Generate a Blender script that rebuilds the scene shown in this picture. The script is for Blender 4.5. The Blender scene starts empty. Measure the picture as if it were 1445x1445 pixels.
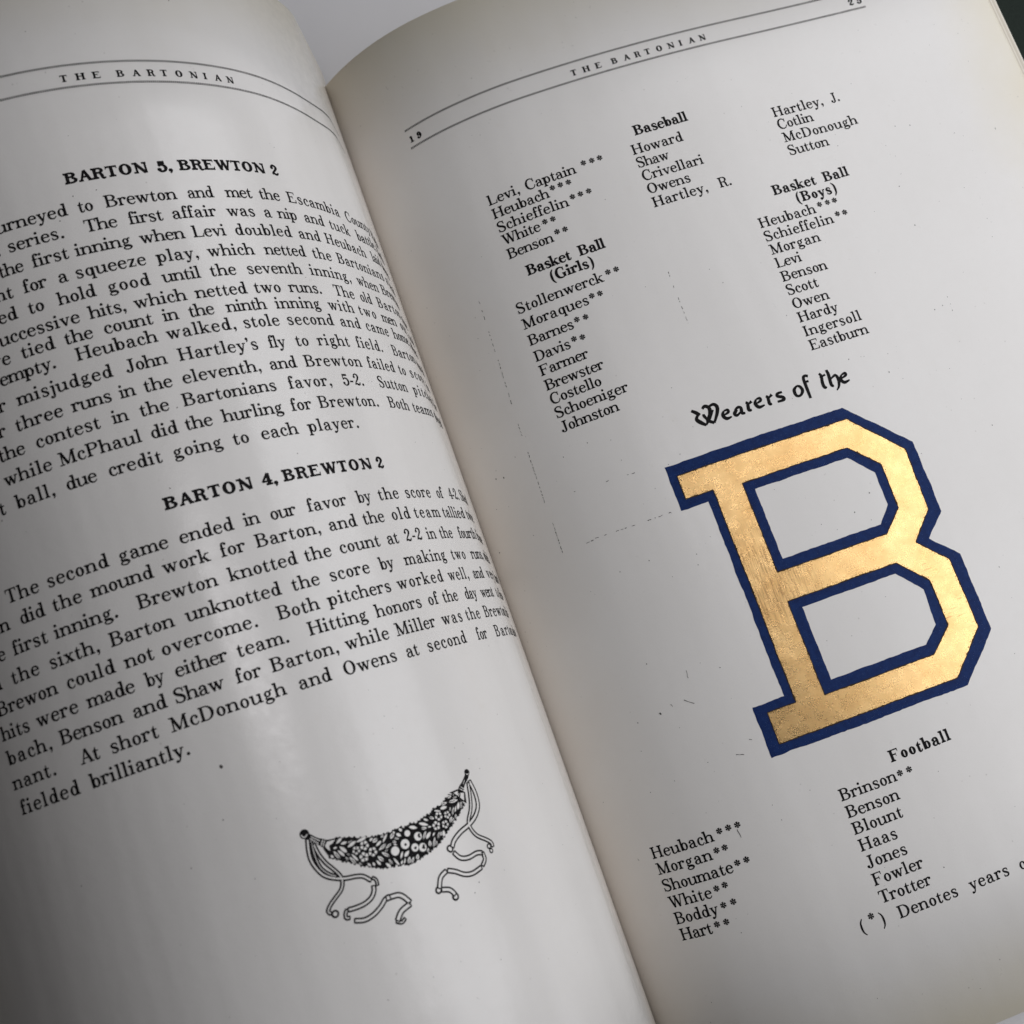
import bpy, math, random
import numpy as np
from mathutils import Vector, Matrix
from mathutils.geometry import tessellate_polygon

random.seed(7)
scene = bpy.context.scene

# ------------------------------------------------------------------ frame of the book
U = 0.133            # metres per page unit (a page unit is the width of the printed header rule)
TILT = 0.11          # the open right half rises a little from the gutter to its fore edge
LIFT = 0.182
def place(x, z, y):
    """book frame (x across, y up the page, z out of the page) -> world metres"""
    c, s = math.cos(TILT), math.sin(TILT)
    return ((x * c + z * s) * U, y * U, (-x * s + z * c + LIFT) * U)
ROT = Matrix(((math.cos(TILT), 0, math.sin(TILT)), (0, 1, 0), (-math.sin(TILT), 0, math.cos(TILT))))

# ------------------------------------------------------------------ camera
CAM_R = [[0.93512,-0.33311,0.12083],[-0.30252,-0.92805,-0.21726],[0.18451,0.16661,-0.96861]]
CAM_C = [-0.46449,-1.13021,2.14036]
cam_d = bpy.data.cameras.new('camera'); cam = bpy.data.objects.new('camera', cam_d)
scene.collection.objects.link(cam); scene.camera = cam
R = Matrix(CAM_R)                                   # rows: image right, image down, view direction
M = Matrix((R[0], -R[1], -R[2])).transposed()
M = ROT @ M
cam.matrix_world = Matrix.Translation(Vector(place(CAM_C[0], CAM_C[2], CAM_C[1]))) @ M.to_4x4()
cam_d.sensor_width = 36.0; cam_d.lens = 36.0 * 1.14987
cam_d.dof.use_dof = True; cam_d.dof.focus_distance = 0.282; cam_d.dof.aperture_fstop = 24.0
cam_d.clip_start = 0.01; cam_d.clip_end = 50.0

# ------------------------------------------------------------------ light
world = bpy.data.worlds.new('World'); scene.world = world; world.use_nodes = True
bg = world.node_tree.nodes['Background']
bg.inputs['Color'].default_value = (1.0, 0.97, 0.95, 1); bg.inputs['Strength'].default_value = 0.016
def area(name, pos, target, sx, sy, power, col):
    d = bpy.data.lights.new(name, 'AREA'); d.shape = 'RECTANGLE'; d.size = sy; d.size_y = sx; d.energy = power; d.color = col
    o = bpy.data.objects.new(name, d); scene.collection.objects.link(o)
    o.location = pos; o.rotation_euler = (Vector(target) - Vector(pos)).to_track_quat('-Z', 'Y').to_euler()
    return o
area('window_light', place(2.50, 2.2, -.85), place(1.05, .1, -.85), 0.27, 1.00, 1.78, (0.965, 0.967, 1.0))
area('ceiling_light', place(4.0, 6.0, .8), place(1.8, 0, -.2), 0.61, 1.05, 1.20, (0.965, 0.967, 1.0))
area('ceiling_lamp', place(1.0, 6.0, -.1), place(.2, 0, -.7), 0.075, 0.26, 0.50, (1.0, 0.965, 0.99))
area('ceiling_lamp', place(4.7, 6.0, -2.1), place(.8, 0, -1.2), 0.08, 0.30, 0.13, (1.0, 0.97, 0.99))

scene.view_settings.view_transform = 'Standard'; scene.view_settings.look = 'None'
scene.view_settings.exposure = 0.13; scene.view_settings.gamma = 1.0
scene.view_settings.use_curve_mapping = False
scene.render.engine = 'CYCLES'

# ------------------------------------------------------------------ materials
def mat(name):
    m = bpy.data.materials.new(name); m.use_nodes = True
    nt = m.node_tree; return m, nt, nt.nodes['Principled BSDF']
def node(nt, kind, **kw):
    n = nt.nodes.new(kind)
    for k, v in kw.items(): setattr(n, k, v)
    return n
def noise(nt, vec, scale, detail=3, rough=.6):
    n = node(nt, 'ShaderNodeTexNoise'); n.inputs['Scale'].default_value = scale; n.inputs['Detail'].default_value = detail; n.inputs['Roughness'].default_value = rough
    nt.links.new(vec, n.inputs['Vector']); return n.outputs['Fac']
def ramp(nt, fac, a, b, ca=(0, 0, 0, 1), cb=(1, 1, 1, 1)):
    n = node(nt, 'ShaderNodeValToRGB'); n.color_ramp.elements[0].position = a; n.color_ramp.elements[1].position = b
    n.color_ramp.elements[0].color = ca; n.color_ramp.elements[1].color = cb
    nt.links.new(fac, n.inputs['Fac']); return n.outputs['Color']
def mixc(nt, fac, a, b, mode='MIX'):
    n = node(nt, 'ShaderNodeMix', data_type='RGBA', blend_type=mode)
    for sock, v in ((n.inputs[0], fac), (n.inputs[6], a), (n.inputs[7], b)):
        if hasattr(v, 'is_linked'): nt.links.new(v, sock)
        else: sock.default_value = v
    return n.outputs[2]
def math_(nt, op, a, b=0.0, clamp=False):
    n = node(nt, 'ShaderNodeMath', operation=op); n.use_clamp = clamp
    for sock, v in zip(n.inputs, (a, b)):
        if hasattr(v, 'is_linked'): nt.links.new(v, sock)
        else: sock.default_value = v
    return n.outputs[0]
def bump(nt, b, h, strength, dist):
    n = node(nt, 'ShaderNodeBump'); n.inputs['Strength'].default_value = strength; n.inputs['Distance'].default_value = dist
    nt.links.new(h, n.inputs['Height']); nt.links.new(n.outputs['Normal'], b.inputs['Normal'])

def paper(name, top, bottom, fore, sign):
    """coated book paper, yellowed along its cut edges; UV is the place on the page in page units"""
    m, nt, b = mat(name)
    uv = node(nt, 'ShaderNodeUVMap').outputs['UV']
    sep = node(nt, 'ShaderNodeSeparateXYZ'); nt.links.new(uv, sep.inputs[0])
    u, v = sep.outputs[0], sep.outputs[1]
    n1 = noise(nt, uv, 3.2, 4); n2 = noise(nt, uv, 60, 4); n3 = noise(nt, uv, 420, 2)
    base = mixc(nt, n1, (.745, .728, .70, 1), (.81, .798, .775, 1))
    base = mixc(nt, math_(nt, 'MULTIPLY', ramp(nt, n2, .25, .8), .12), base, (.69, .665, .635, 1))
    base = mixc(nt, math_(nt, 'MULTIPLY', ramp(nt, n3, .60, .72), .12), base, (.5, .48, .45, 1))
    wob = math_(nt, 'MULTIPLY', math_(nt, 'SUBTRACT', n1, .5), .16)
    def edge(coord, at, width):
        d = math_(nt, 'ABSOLUTE', math_(nt, 'SUBTRACT', coord, at))
        d = math_(nt, 'ADD', d, wob)
        e = math_(nt, 'SUBTRACT', 1.0, math_(nt, 'DIVIDE', d, width), True)
        return math_(nt, 'POWER', e, 1.5)
    y = math_(nt, 'MAXIMUM', math_(nt, 'MAXIMUM', edge(v, top, .22), edge(v, bottom, .17)), edge(u, fore, .17))
    base = mixc(nt, math_(nt, 'MULTIPLY', y, .7), base, (.74, .68, .52, 1))
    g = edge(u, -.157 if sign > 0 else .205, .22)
    base = mixc(nt, math_(nt, 'MULTIPLY', g, .5), base, (.76, .67, .57, 1))  # warm bounce light between the pages, painted into the paper colour at the gutter
    fx = node(nt, 'ShaderNodeTexVoronoi'); fx.inputs['Scale'].default_value = 38; nt.links.new(uv, fx.inputs['Vector'])
    fleck = math_(nt, 'MULTIPLY', ramp(nt, fx.outputs['Distance'], .035, .075, (1, 1, 1, 1), (0, 0, 0, 1)), ramp(nt, noise(nt, uv, 9, 2), .52, .62))
    base = mixc(nt, math_(nt, 'MULTIPLY', fleck, .35), base, (.33, .30, .27, 1))
    fox = math_(nt, 'MULTIPLY', ramp(nt, noise(nt, uv, 15, 5, .75), .62, .82), .12)
    base = mixc(nt, fox, base, (.66, .58, .45, 1))
    nt.links.new(base, b.inputs['Base Color'])
    r = ramp(nt, n2, .3, .7, (.18, .18, .18, 1), (.27, .27, .27, 1)) if sign < 0 else ramp(nt, n2, .3, .7, (.27, .27, .27, 1), (.34, .34, .34, 1)); nt.links.new(r, b.inputs['Roughness'])
    b.inputs['Specular IOR Level'].default_value = .5 if sign < 0 else .34
    st = node(nt, 'ShaderNodeMapping'); st.inputs['Scale'].default_value = (9, 1.1, 1); nt.links.new(uv, st.inputs['Vector'])
    h = math_(nt, 'ADD', math_(nt, 'MULTIPLY', noise(nt, uv, 230, 5, .7), .30), math_(nt, 'MULTIPLY', noise(nt, st.outputs[0], 1.0, 2), 7.0 if sign < 0 else 4.0))
    h = math_(nt, 'ADD', h, math_(nt, 'MULTIPLY', noise(nt, uv, 22, 2), 1.2 if sign < 0 else .5))
    bump(nt, b, h, .6, .00008)
    return m
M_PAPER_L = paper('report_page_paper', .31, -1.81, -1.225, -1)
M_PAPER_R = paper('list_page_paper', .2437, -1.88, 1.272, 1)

def ink(name, col, rough, fade=.5):
    m, nt, b = mat(name)
    uv = node(nt, 'ShaderNodeUVMap').outputs['UV']
    n = ramp(nt, noise(nt, uv, 500, 3), .45, .8)
    c2 = tuple(min(1, c * 2 + .012) for c in col) + (1,)
    nt.links.new(mixc(nt, math_(nt, 'MULTIPLY', n, fade), tuple(col) + (1,), c2), b.inputs['Base Color'])
    b.inputs['Roughness'].default_value = rough; b.inputs['Specular IOR Level'].default_value = .1
    return m
M_INK = ink('black_printing_ink', (.006, .0055, .006), .65, .3)
M_FAINT = ink('faint_ink', (.065, .061, .058), .6)
def blue_ink():
    m, nt, b = mat('navy_blue_ink')
    uv = node(nt, 'ShaderNodeUVMap').outputs['UV']
    c = mixc(nt, ramp(nt, noise(nt, uv, 90, 5, .7), .35, .7), (.0045, .018, .088, 1), (.008, .031, .135, 1))
    c = mixc(nt, math_(nt, 'MULTIPLY', ramp(nt, noise(nt, uv, 480, 2), .65, .73), .4), c, (.16, .20, .32, 1))
    nt.links.new(c, b.inputs['Base Color']); b.inputs['Roughness'].default_value = .6; b.inputs['Specular IOR Level'].default_value = .12
    bump(nt, b, noise(nt, uv, 300, 3), .4, .00004); return m
M_BLUE = blue_ink()
def gold_ink():
    m, nt, b = mat('gold_bronze_ink')
    uv = node(nt, 'ShaderNodeUVMap').outputs['UV']
    c = mixc(nt, ramp(nt, noise(nt, uv, 16, 4), .3, .7), (.56, .345, .138, 1), (.70, .475, .215, 1))
    c = mixc(nt, math_(nt, 'MULTIPLY', ramp(nt, noise(nt, uv, 420, 4, .8), (.53), .73), .42), c, (.22, .12, .042, 1))
    mp = node(nt, 'ShaderNodeMapping'); mp.inputs['Rotation'].default_value = (0, 0, -.75); mp.inputs['Scale'].default_value = (26, 260, 1); nt.links.new(uv, mp.inputs['Vector'])
    scr = math_(nt, 'MULTIPLY', ramp(nt, noise(nt, mp.outputs[0], 1.0, 3), .60, .68), ramp(nt, noise(nt, uv, 7, 1), .5, .62))
    c = mixc(nt, math_(nt, 'MULTIPLY', scr, .65), c, (.25, .14, .06, 1))
    vd = node(nt, 'ShaderNodeVectorMath', operation='DISTANCE'); nt.links.new(uv, vd.inputs[0]); vd.inputs[1].default_value = (.345, -1.04, 0)
    mq = node(nt, 'ShaderNodeMapping'); mq.inputs['Rotation'].default_value = (0, 0, .85); mq.inputs['Scale'].default_value = (330, 22, 1); nt.links.new(uv, mq.inputs['Vector'])
    rub = math_(nt, 'MULTIPLY', ramp(nt, noise(nt, mq.outputs[0], 1.0, 4, .7), .47, .60), ramp(nt, vd.outputs['Value'], .04, .12, (1, 1, 1, 1), (0, 0, 0, 1)))
    c = mixc(nt, math_(nt, 'MULTIPLY', rub, .7), c, (.20, .11, .045, 1))
    nt.links.new(c, b.inputs['Base Color']); b.inputs['Metallic'].default_value = .92
    nt.links.new(ramp(nt, noise(nt, uv, 60, 4), .3, .7, (.22, .22, .22, 1), (.34, .34, .34, 1)), b.inputs['Roughness'])
    bump(nt, b, math_(nt, 'ADD', noise(nt, uv, 420, 4, .7), math_(nt, 'MULTIPLY', noise(nt, uv, 10, 2), 4.0)), .6, .00008); return m
M_GOLD = gold_ink()
M_EDGE = ink('brown_black_overprint', (.035, .022, .010), .6, .8)
def leaf_edges():
    m, nt, b = mat('page_edges')
    tc = node(nt, 'ShaderNodeTexCoord').outputs['Object']
    mp = node(nt, 'ShaderNodeMapping'); mp.inputs['Scale'].default_value = (60, 4, 2600); nt.links.new(tc, mp.inputs['Vector'])
    c = mixc(nt, ramp(nt, noise(nt, mp.outputs[0], 1, 2), .35, .65), (.50, .45, .36, 1), (.74, .71, .63, 1))
    nt.links.new(c, b.inputs['Base Color']); b.inputs['Roughness'].default_value = .75; return m
M_EDGES = leaf_edges()
def cover_cloth():
    m, nt, b = mat('dark_green_cloth')
    tc = node(nt, 'ShaderNodeTexCoord').outputs['Object']
    n = noise(nt, tc, 900, 4, .7)
    nt.links.new(mixc(nt, n, (.005, .010, .007, 1), (.016, .024, .019, 1)), b.inputs['Base Color'])
    b.inputs['Roughness'].default_value = .8; b.inputs['Specular IOR Level'].default_value = .2; bump(nt, b, n, .6, .0003); return m
M_COVER = cover_cloth()
def table_mat():
    m, nt, b = mat('pale_grey_table')
    tc = node(nt, 'ShaderNodeTexCoord').outputs['Object']
    nt.links.new(mixc(nt, noise(nt, tc, 30, 5), (.70, .695, .705, 1), (.77, .765, .775, 1)), b.inputs['Base Color'])
    b.inputs['Roughness'].default_value = .5; bump(nt, b, noise(nt, tc, 600, 3), .2, .0001); return m
M_TABLE = table_mat()

# ------------------------------------------------------------------ the curved pages
def profile(kn, th, sgn, p0, lo, hi):
    g = np.linspace(lo, hi, 4001); h = g[1] - g[0]; a = np.interp(g, kn, th)
    x = np.concatenate([[0], np.cumsum((np.cos(a[1:]) + np.cos(a[:-1])) * h / 2)]); z = np.concatenate([[0], np.cumsum((np.sin(a[1:]) + np.sin(a[:-1])) * h / 2)])
    x -= np.interp(0, g, x); z -= np.interp(0, g, z)
    return g, sgn * x + p0[0], z + p0[1], a
GR = profile([-0.35,-0.15,-0.02,0.1,0.25,0.45,0.7,1.1], [1.34433,0.99337,0.68312,0.38168,0.14549,0.05178,-0.0409,0.0], 1, (0, 0), -.45, 1.45)
GL = profile([0.0,0.06,0.12,0.2,0.3,0.42,0.6,0.8,1.1], [1.33999,1.03483,1.01865,0.89462,0.67524,0.45883,0.1499,-0.21144,-0.72423], -1, [-0.13967,0.03738], -.35, 1.45)
class Page:
    def __init__(s, right): s.r = right; s.g = GR if right else GL
    def at(s, a, off=0.0):
        """a = distance across the sheet (growing to the right) -> x, z in the book frame, off metres above the paper"""
        g, X, Z, A = s.g; t = a if s.r else -a
        x = np.interp(t, g, X); z = np.interp(t, g, Z); th = np.interp(t, g, A)
        nx, nz = (-math.sin(th), math.cos(th)) if s.r else (math.sin(th), math.cos(th))
        return x + nx * off / U, z + nz * off / U
    def p(s, a, y, off=0.0):
        x, z = s.at(a, off); return place(x, z, y)
LEFT, RIGHT = Page(False), Page(True)

def link(name, verts, faces, mats, parent=None, uvs=None, mi=None, smooth=False):
    me = bpy.data.meshes.new(name); me.from_pydata(verts, [], faces)
    for m in (mats if isinstance(mats, (list, tuple)) else [mats]): me.materials.append(m)
    if uvs is not None:
        lay = me.uv_layers.new(name='UVMap')
        idx = np.empty(len(me.loops), dtype=np.int32); me.loops.foreach_get('vertex_index', idx)
        lay.data.foreach_set('uv', np.asarray(uvs, dtype=np.float32)[idx].ravel())
    if mi is not None: me.polygons.foreach_set('material_index', mi)
    if smooth: me.polygons.foreach_set('use_smooth', [True] * len(me.polygons))
    me.update()
    o = bpy.data.objects.new(name, me); scene.collection.objects.link(o)
    if parent is not None:
        o.parent = parent; o.matrix_parent_inverse = Matrix.Identity(4)
        if parent.name == book.name: o.location = [-c for c in book.location]
    return o

book = bpy.data.objects.new('open_book', None); scene.collection.objects.link(book)
book.location = place(-.10, -.17, -.80)
book['label'] = 'old yearbook lying open on a pale grey table, gold and blue letter B inside'
book['category'] = 'book'

def sheet(name, pg, a0, a1, y0, y1, mat_, thick, n, label):
    """one leaf: an upper and a lower face joined round the edges"""
    A = np.linspace(a0, a1, n); Y = np.linspace(y0, y1, 7); V = []; UV = []; F = []
    for off in (0.0, -thick):
        for a in A:
            for y in Y: V.append(pg.p(a, y, off)); UV.append((a, y))
    k = len(Y); N = n * k; I = lambda l, i, j: l * N + i * k + j
    for i in range(n - 1):
        for j in range(k - 1):
            F.append((I(0, i, j), I(0, i + 1, j), I(0, i + 1, j + 1), I(0, i, j + 1)))
            F.append((I(1, i, j), I(1, i, j + 1), I(1, i + 1, j + 1), I(1, i + 1, j)))
    for i in range(n - 1):
        F.append((I(0, i + 1, 0), I(0, i, 0), I(1, i, 0), I(1, i + 1, 0))); F.append((I(0, i, k - 1), I(0, i + 1, k - 1), I(1, i + 1, k - 1), I(1, i, k - 1)))
    for j in range(k - 1):
        F.append((I(0, 0, j), I(0, 0, j + 1), I(1, 0, j + 1), I(1, 0, j))); F.append((I(0, n - 1, j + 1), I(0, n - 1, j), I(1, n - 1, j), I(1, n - 1, j + 1)))
    o = link(name, V, F, mat_, book, UV, smooth=False)
    me = o.data; sm = [False] * len(me.polygons)
    for q in range(2 * (n - 1) * (k - 1)): sm[q] = True
    me.polygons.foreach_set('use_smooth', sm)
    o['label'] = label; return o
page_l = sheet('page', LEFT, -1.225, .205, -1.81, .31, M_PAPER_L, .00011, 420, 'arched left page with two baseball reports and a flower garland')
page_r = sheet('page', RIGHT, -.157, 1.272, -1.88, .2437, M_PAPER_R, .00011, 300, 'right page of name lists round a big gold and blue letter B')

def extrude(name, outline, y0, y1, m, parent, ysteps=None):
    """closed outline in the book's x, z drawn out along the spine"""
    n = len(outline); V = [place(x, z, y0) for x, z in outline] + [place(x, z, y1) for x, z in outline]
    F = [(i, (i + 1) % n, n + (i + 1) % n, n + i) for i in range(n)]
    for base, flip in ((0, True), (n, False)):
        for t in tessellate_polygon([[Vector((x, z, 0)) for x, z in outline]]):
            f = tuple(base + q for q in t); F.append(f[::-1] if flip else f)
    return link(name, V, F, m, parent)
# the leaves under the right page: each lower leaf peeps out a little further at the fore edge
top = [RIGHT.at(a, -.00018) for a in np.linspace(-.157, 1.266, 160)]
steps = []; x, z = top[-1]
for k in range(9):
    x += random.uniform(.0030, .0055); steps.append((x, z)); z -= random.uniform(.0012, .0030); steps.append((x, z))
cov = lambda x: -.150 + (x + .08) * .1107                      # upper face of the cover board
steps.append((x - .004, cov(x) + .001)); low = [(x_, cov(x_) + .001) for x_ in (.9, .5, .1, -.06)]
extrude('page_block', top + steps + low, -1.877, .240, M_EDGES, book)
# the few leaves under the left page, arched like it
up = [LEFT.at(a, -.0002) for a in np.linspace(.19, -1.222, 200)]; dn = [LEFT.at(a, -.0042) for a in np.linspace(.19, -1.229, 200)]
extrude('page_block', up + dn[::-1], -1.806, .306, M_EDGES, book)
# case: two boards and the spine, cloth covered
cx0, cx1 = -.06, 1.415
cb = [(cx1, cov(cx1)), (cx1 + .004, cov(cx1) - .006), (cx1 + .004, cov(cx1) - .016), (cx1, cov(cx1) - .022), (cx0, cov(cx0) - .022), (-.16, cov(-.16) - .024), (-1.56, cov(-1.56) - .024), (-1.565, cov(-1.56) - .012), (-1.56, cov(-1.56)), (-.17, cov(-.17)), (-.115, cov(-.115) - .004), (cx0, cov(cx0))]
extrude('cover', cb, -1.905, .268, M_COVER, book)

# ------------------------------------------------------------------ the table
def table():
    L = 1.6; n = 8; V = []; F = []
    for i in range(n + 1):
        for j in range(n + 1): V.append((-L + 2 * L * i / n + .1, -L + 2 * L * j / n, 0)); 
    for i in range(n):
        for j in range(n): a = i * (n + 1) + j; F.append((a, a + n + 1, a + n + 2, a + 1))
    o = link('tabletop', V, F, M_TABLE); o['kind'] = 'structure'
zmin = min(place(x, z, 0)[2] for x, z in cb)
table_obj = table(); bpy.data.objects['tabletop'].location = (0, 0, zmin - .0004)

# ---- a Century-like book face drawn as strokes, 1000 units to the em ----
ADV = dict(zip('abcdefghijklmnopqrstuvwxyz', [556,556,444,574,500,333,537,611,315,296,593,315,889,611,500,574,556,444,463,389,611,537,778,537,537,481]))
ADV.update(zip('ABCDEFGHIJKLMNOPQRSTUVWXYZ', [722,722,722,778,722,667,778,833,407,556,778,667,944,815,778,667,778,722,630,667,815,722,981,704,704,611]))
for _c in '0123456789': ADV[_c] = 556
ADV.update({'.': 278, ',': 278, '-': 333, "'": 204, '(': 333, ')': 333, '*': 500, ' ': 278})

def spline(pts, per=5):
    """Catmull-Rom through (x, y, width)"""
    n = len(pts); out = []
    if n == 2: return [tuple(pts[0]), tuple(pts[1])]
    for i in range(n - 1):
        p0 = pts[max(i - 1, 0)]; p1 = pts[i]; p2 = pts[i + 1]; p3 = pts[min(i + 2, n - 1)]
        for k in range(per):
            t = k / per
            out.append(tuple(.5 * (2 * b + (c - a) * t + (2 * a - 5 * b + 4 * c - d) * t * t + (3 * b - a - 3 * c + d) * t ** 3)
                             for a, b, c, d in zip(p0, p1, p2, p3)))
    out.append(tuple(pts[-1])); return out

def ribbon_quads(pts, per=5):
    c = spline(pts, per); L = []; R = []
    for i, (x, y, w) in enumerate(c):
        a = c[max(i - 1, 0)]; b = c[min(i + 1, len(c) - 1)]
        dx, dy = b[0] - a[0], b[1] - a[1]; l = math.hypot(dx, dy) or 1
        nx, ny = -dy / l * w / 2, dx / l * w / 2
        L.append((x + nx, y + ny)); R.append((x - nx, y - ny))
    return [[R[i], R[i + 1], L[i + 1], L[i]] for i in range(len(c) - 1)]

def disc(cx, cy, rx, ry=None, n=12):
    ry = ry or rx
    return [[(cx + rx * math.cos(2 * math.pi * i / n), cy + ry * math.sin(2 * math.pi * i / n)) for i in range(n)]]

class Pen:
    def __init__(s, S, H, C): s.q = []; s.S = S; s.H = H; s.C = C      # lower-case stem, hairline, capital stem
    def rect(s, x0, y0, x1, y1): s.q.append([(x0, y0), (x1, y0), (x1, y1), (x0, y1)])
    def line(s, *p): s.q += ribbon_quads(p)
    def dot(s, x, y, r): s.q += disc(x, y, r)
    def ring(s, cx, cy, rx, ry, tx, ty, a0=0, a1=360, n=22):
        m = max(4, int(n * abs(a1 - a0) / 360)); P = []
        for i in range(m + 1):
            a = math.radians(a0 + (a1 - a0) * i / m); c, d = math.cos(a), math.sin(a)
            P.append(((cx + rx * c, cy + ry * d), (cx + (rx - tx) * c, cy + (ry - ty) * d)))
        for (o0, i0), (o1, i1) in zip(P, P[1:]): s.q.append([i0, o0, o1, i1])
    def slab(s, x, y, l, r, up=1, w=None):
        """serif under (up=1) or over (up=-1) a stem centred on x"""
        w = (w or s.S) / 2; H = s.H
        y0, y1 = (y, y + H) if up > 0 else (y - H, y)
        s.rect(x - l, y0, x + r, y1)
        b = y + up * (H * .9); t = y + up * (H + 45)
        if l > w: s.q.append([(x - w - 40, b), (x - w + 8, b), (x - w + 8, t)][::up])
        if r > w: s.q.append([(x + w - 8, b), (x + w + 40, b), (x + w - 8, t)][::up])
    def stem(s, x, y0, y1, w=None):
        w = (w or s.S) / 2; s.rect(x - w, y0, x + w, y1)
    def flag(s, x, y):
        w = s.S / 2
        s.q.append([(x - w - 78, y - s.H - 14), (x - w + 5, y - s.H - 34), (x - w + 5, y), (x - w - 78, y - 12)])
    def lstem(s, x, top, bot=0):
        s.stem(x, bot, top); s.flag(x, top); s.slab(x, bot, s.S / 2 + 70, s.S / 2 + 70)
    def arch(s, x0, x1, top=470):
        S, H = s.S, s.H
        s.line((x0 + S * .3, top - 165, H), (x0 + S / 2 + 45, top - 65, H * 1.15), ((x0 + x1) / 2 + 30, top - H * .6, H * 1.3),
               (x1 - 25, top - 75, S * .8), (x1, top - 175, S))
        s.stem(x1, 0, top - 170); s.slab(x1, 0, S / 2 + 62, S / 2 + 70)
    def cap(s, x, l=None, r=None, y0=0, y1=722):
        c = s.C / 2; l = c + 75 if l is None else l; r = c + 75 if r is None else r
        s.stem(x, y0, y1, s.C); s.slab(x, y0, l, r, 1, s.C); s.slab(x, y1, l, r, -1, s.C)

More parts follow.
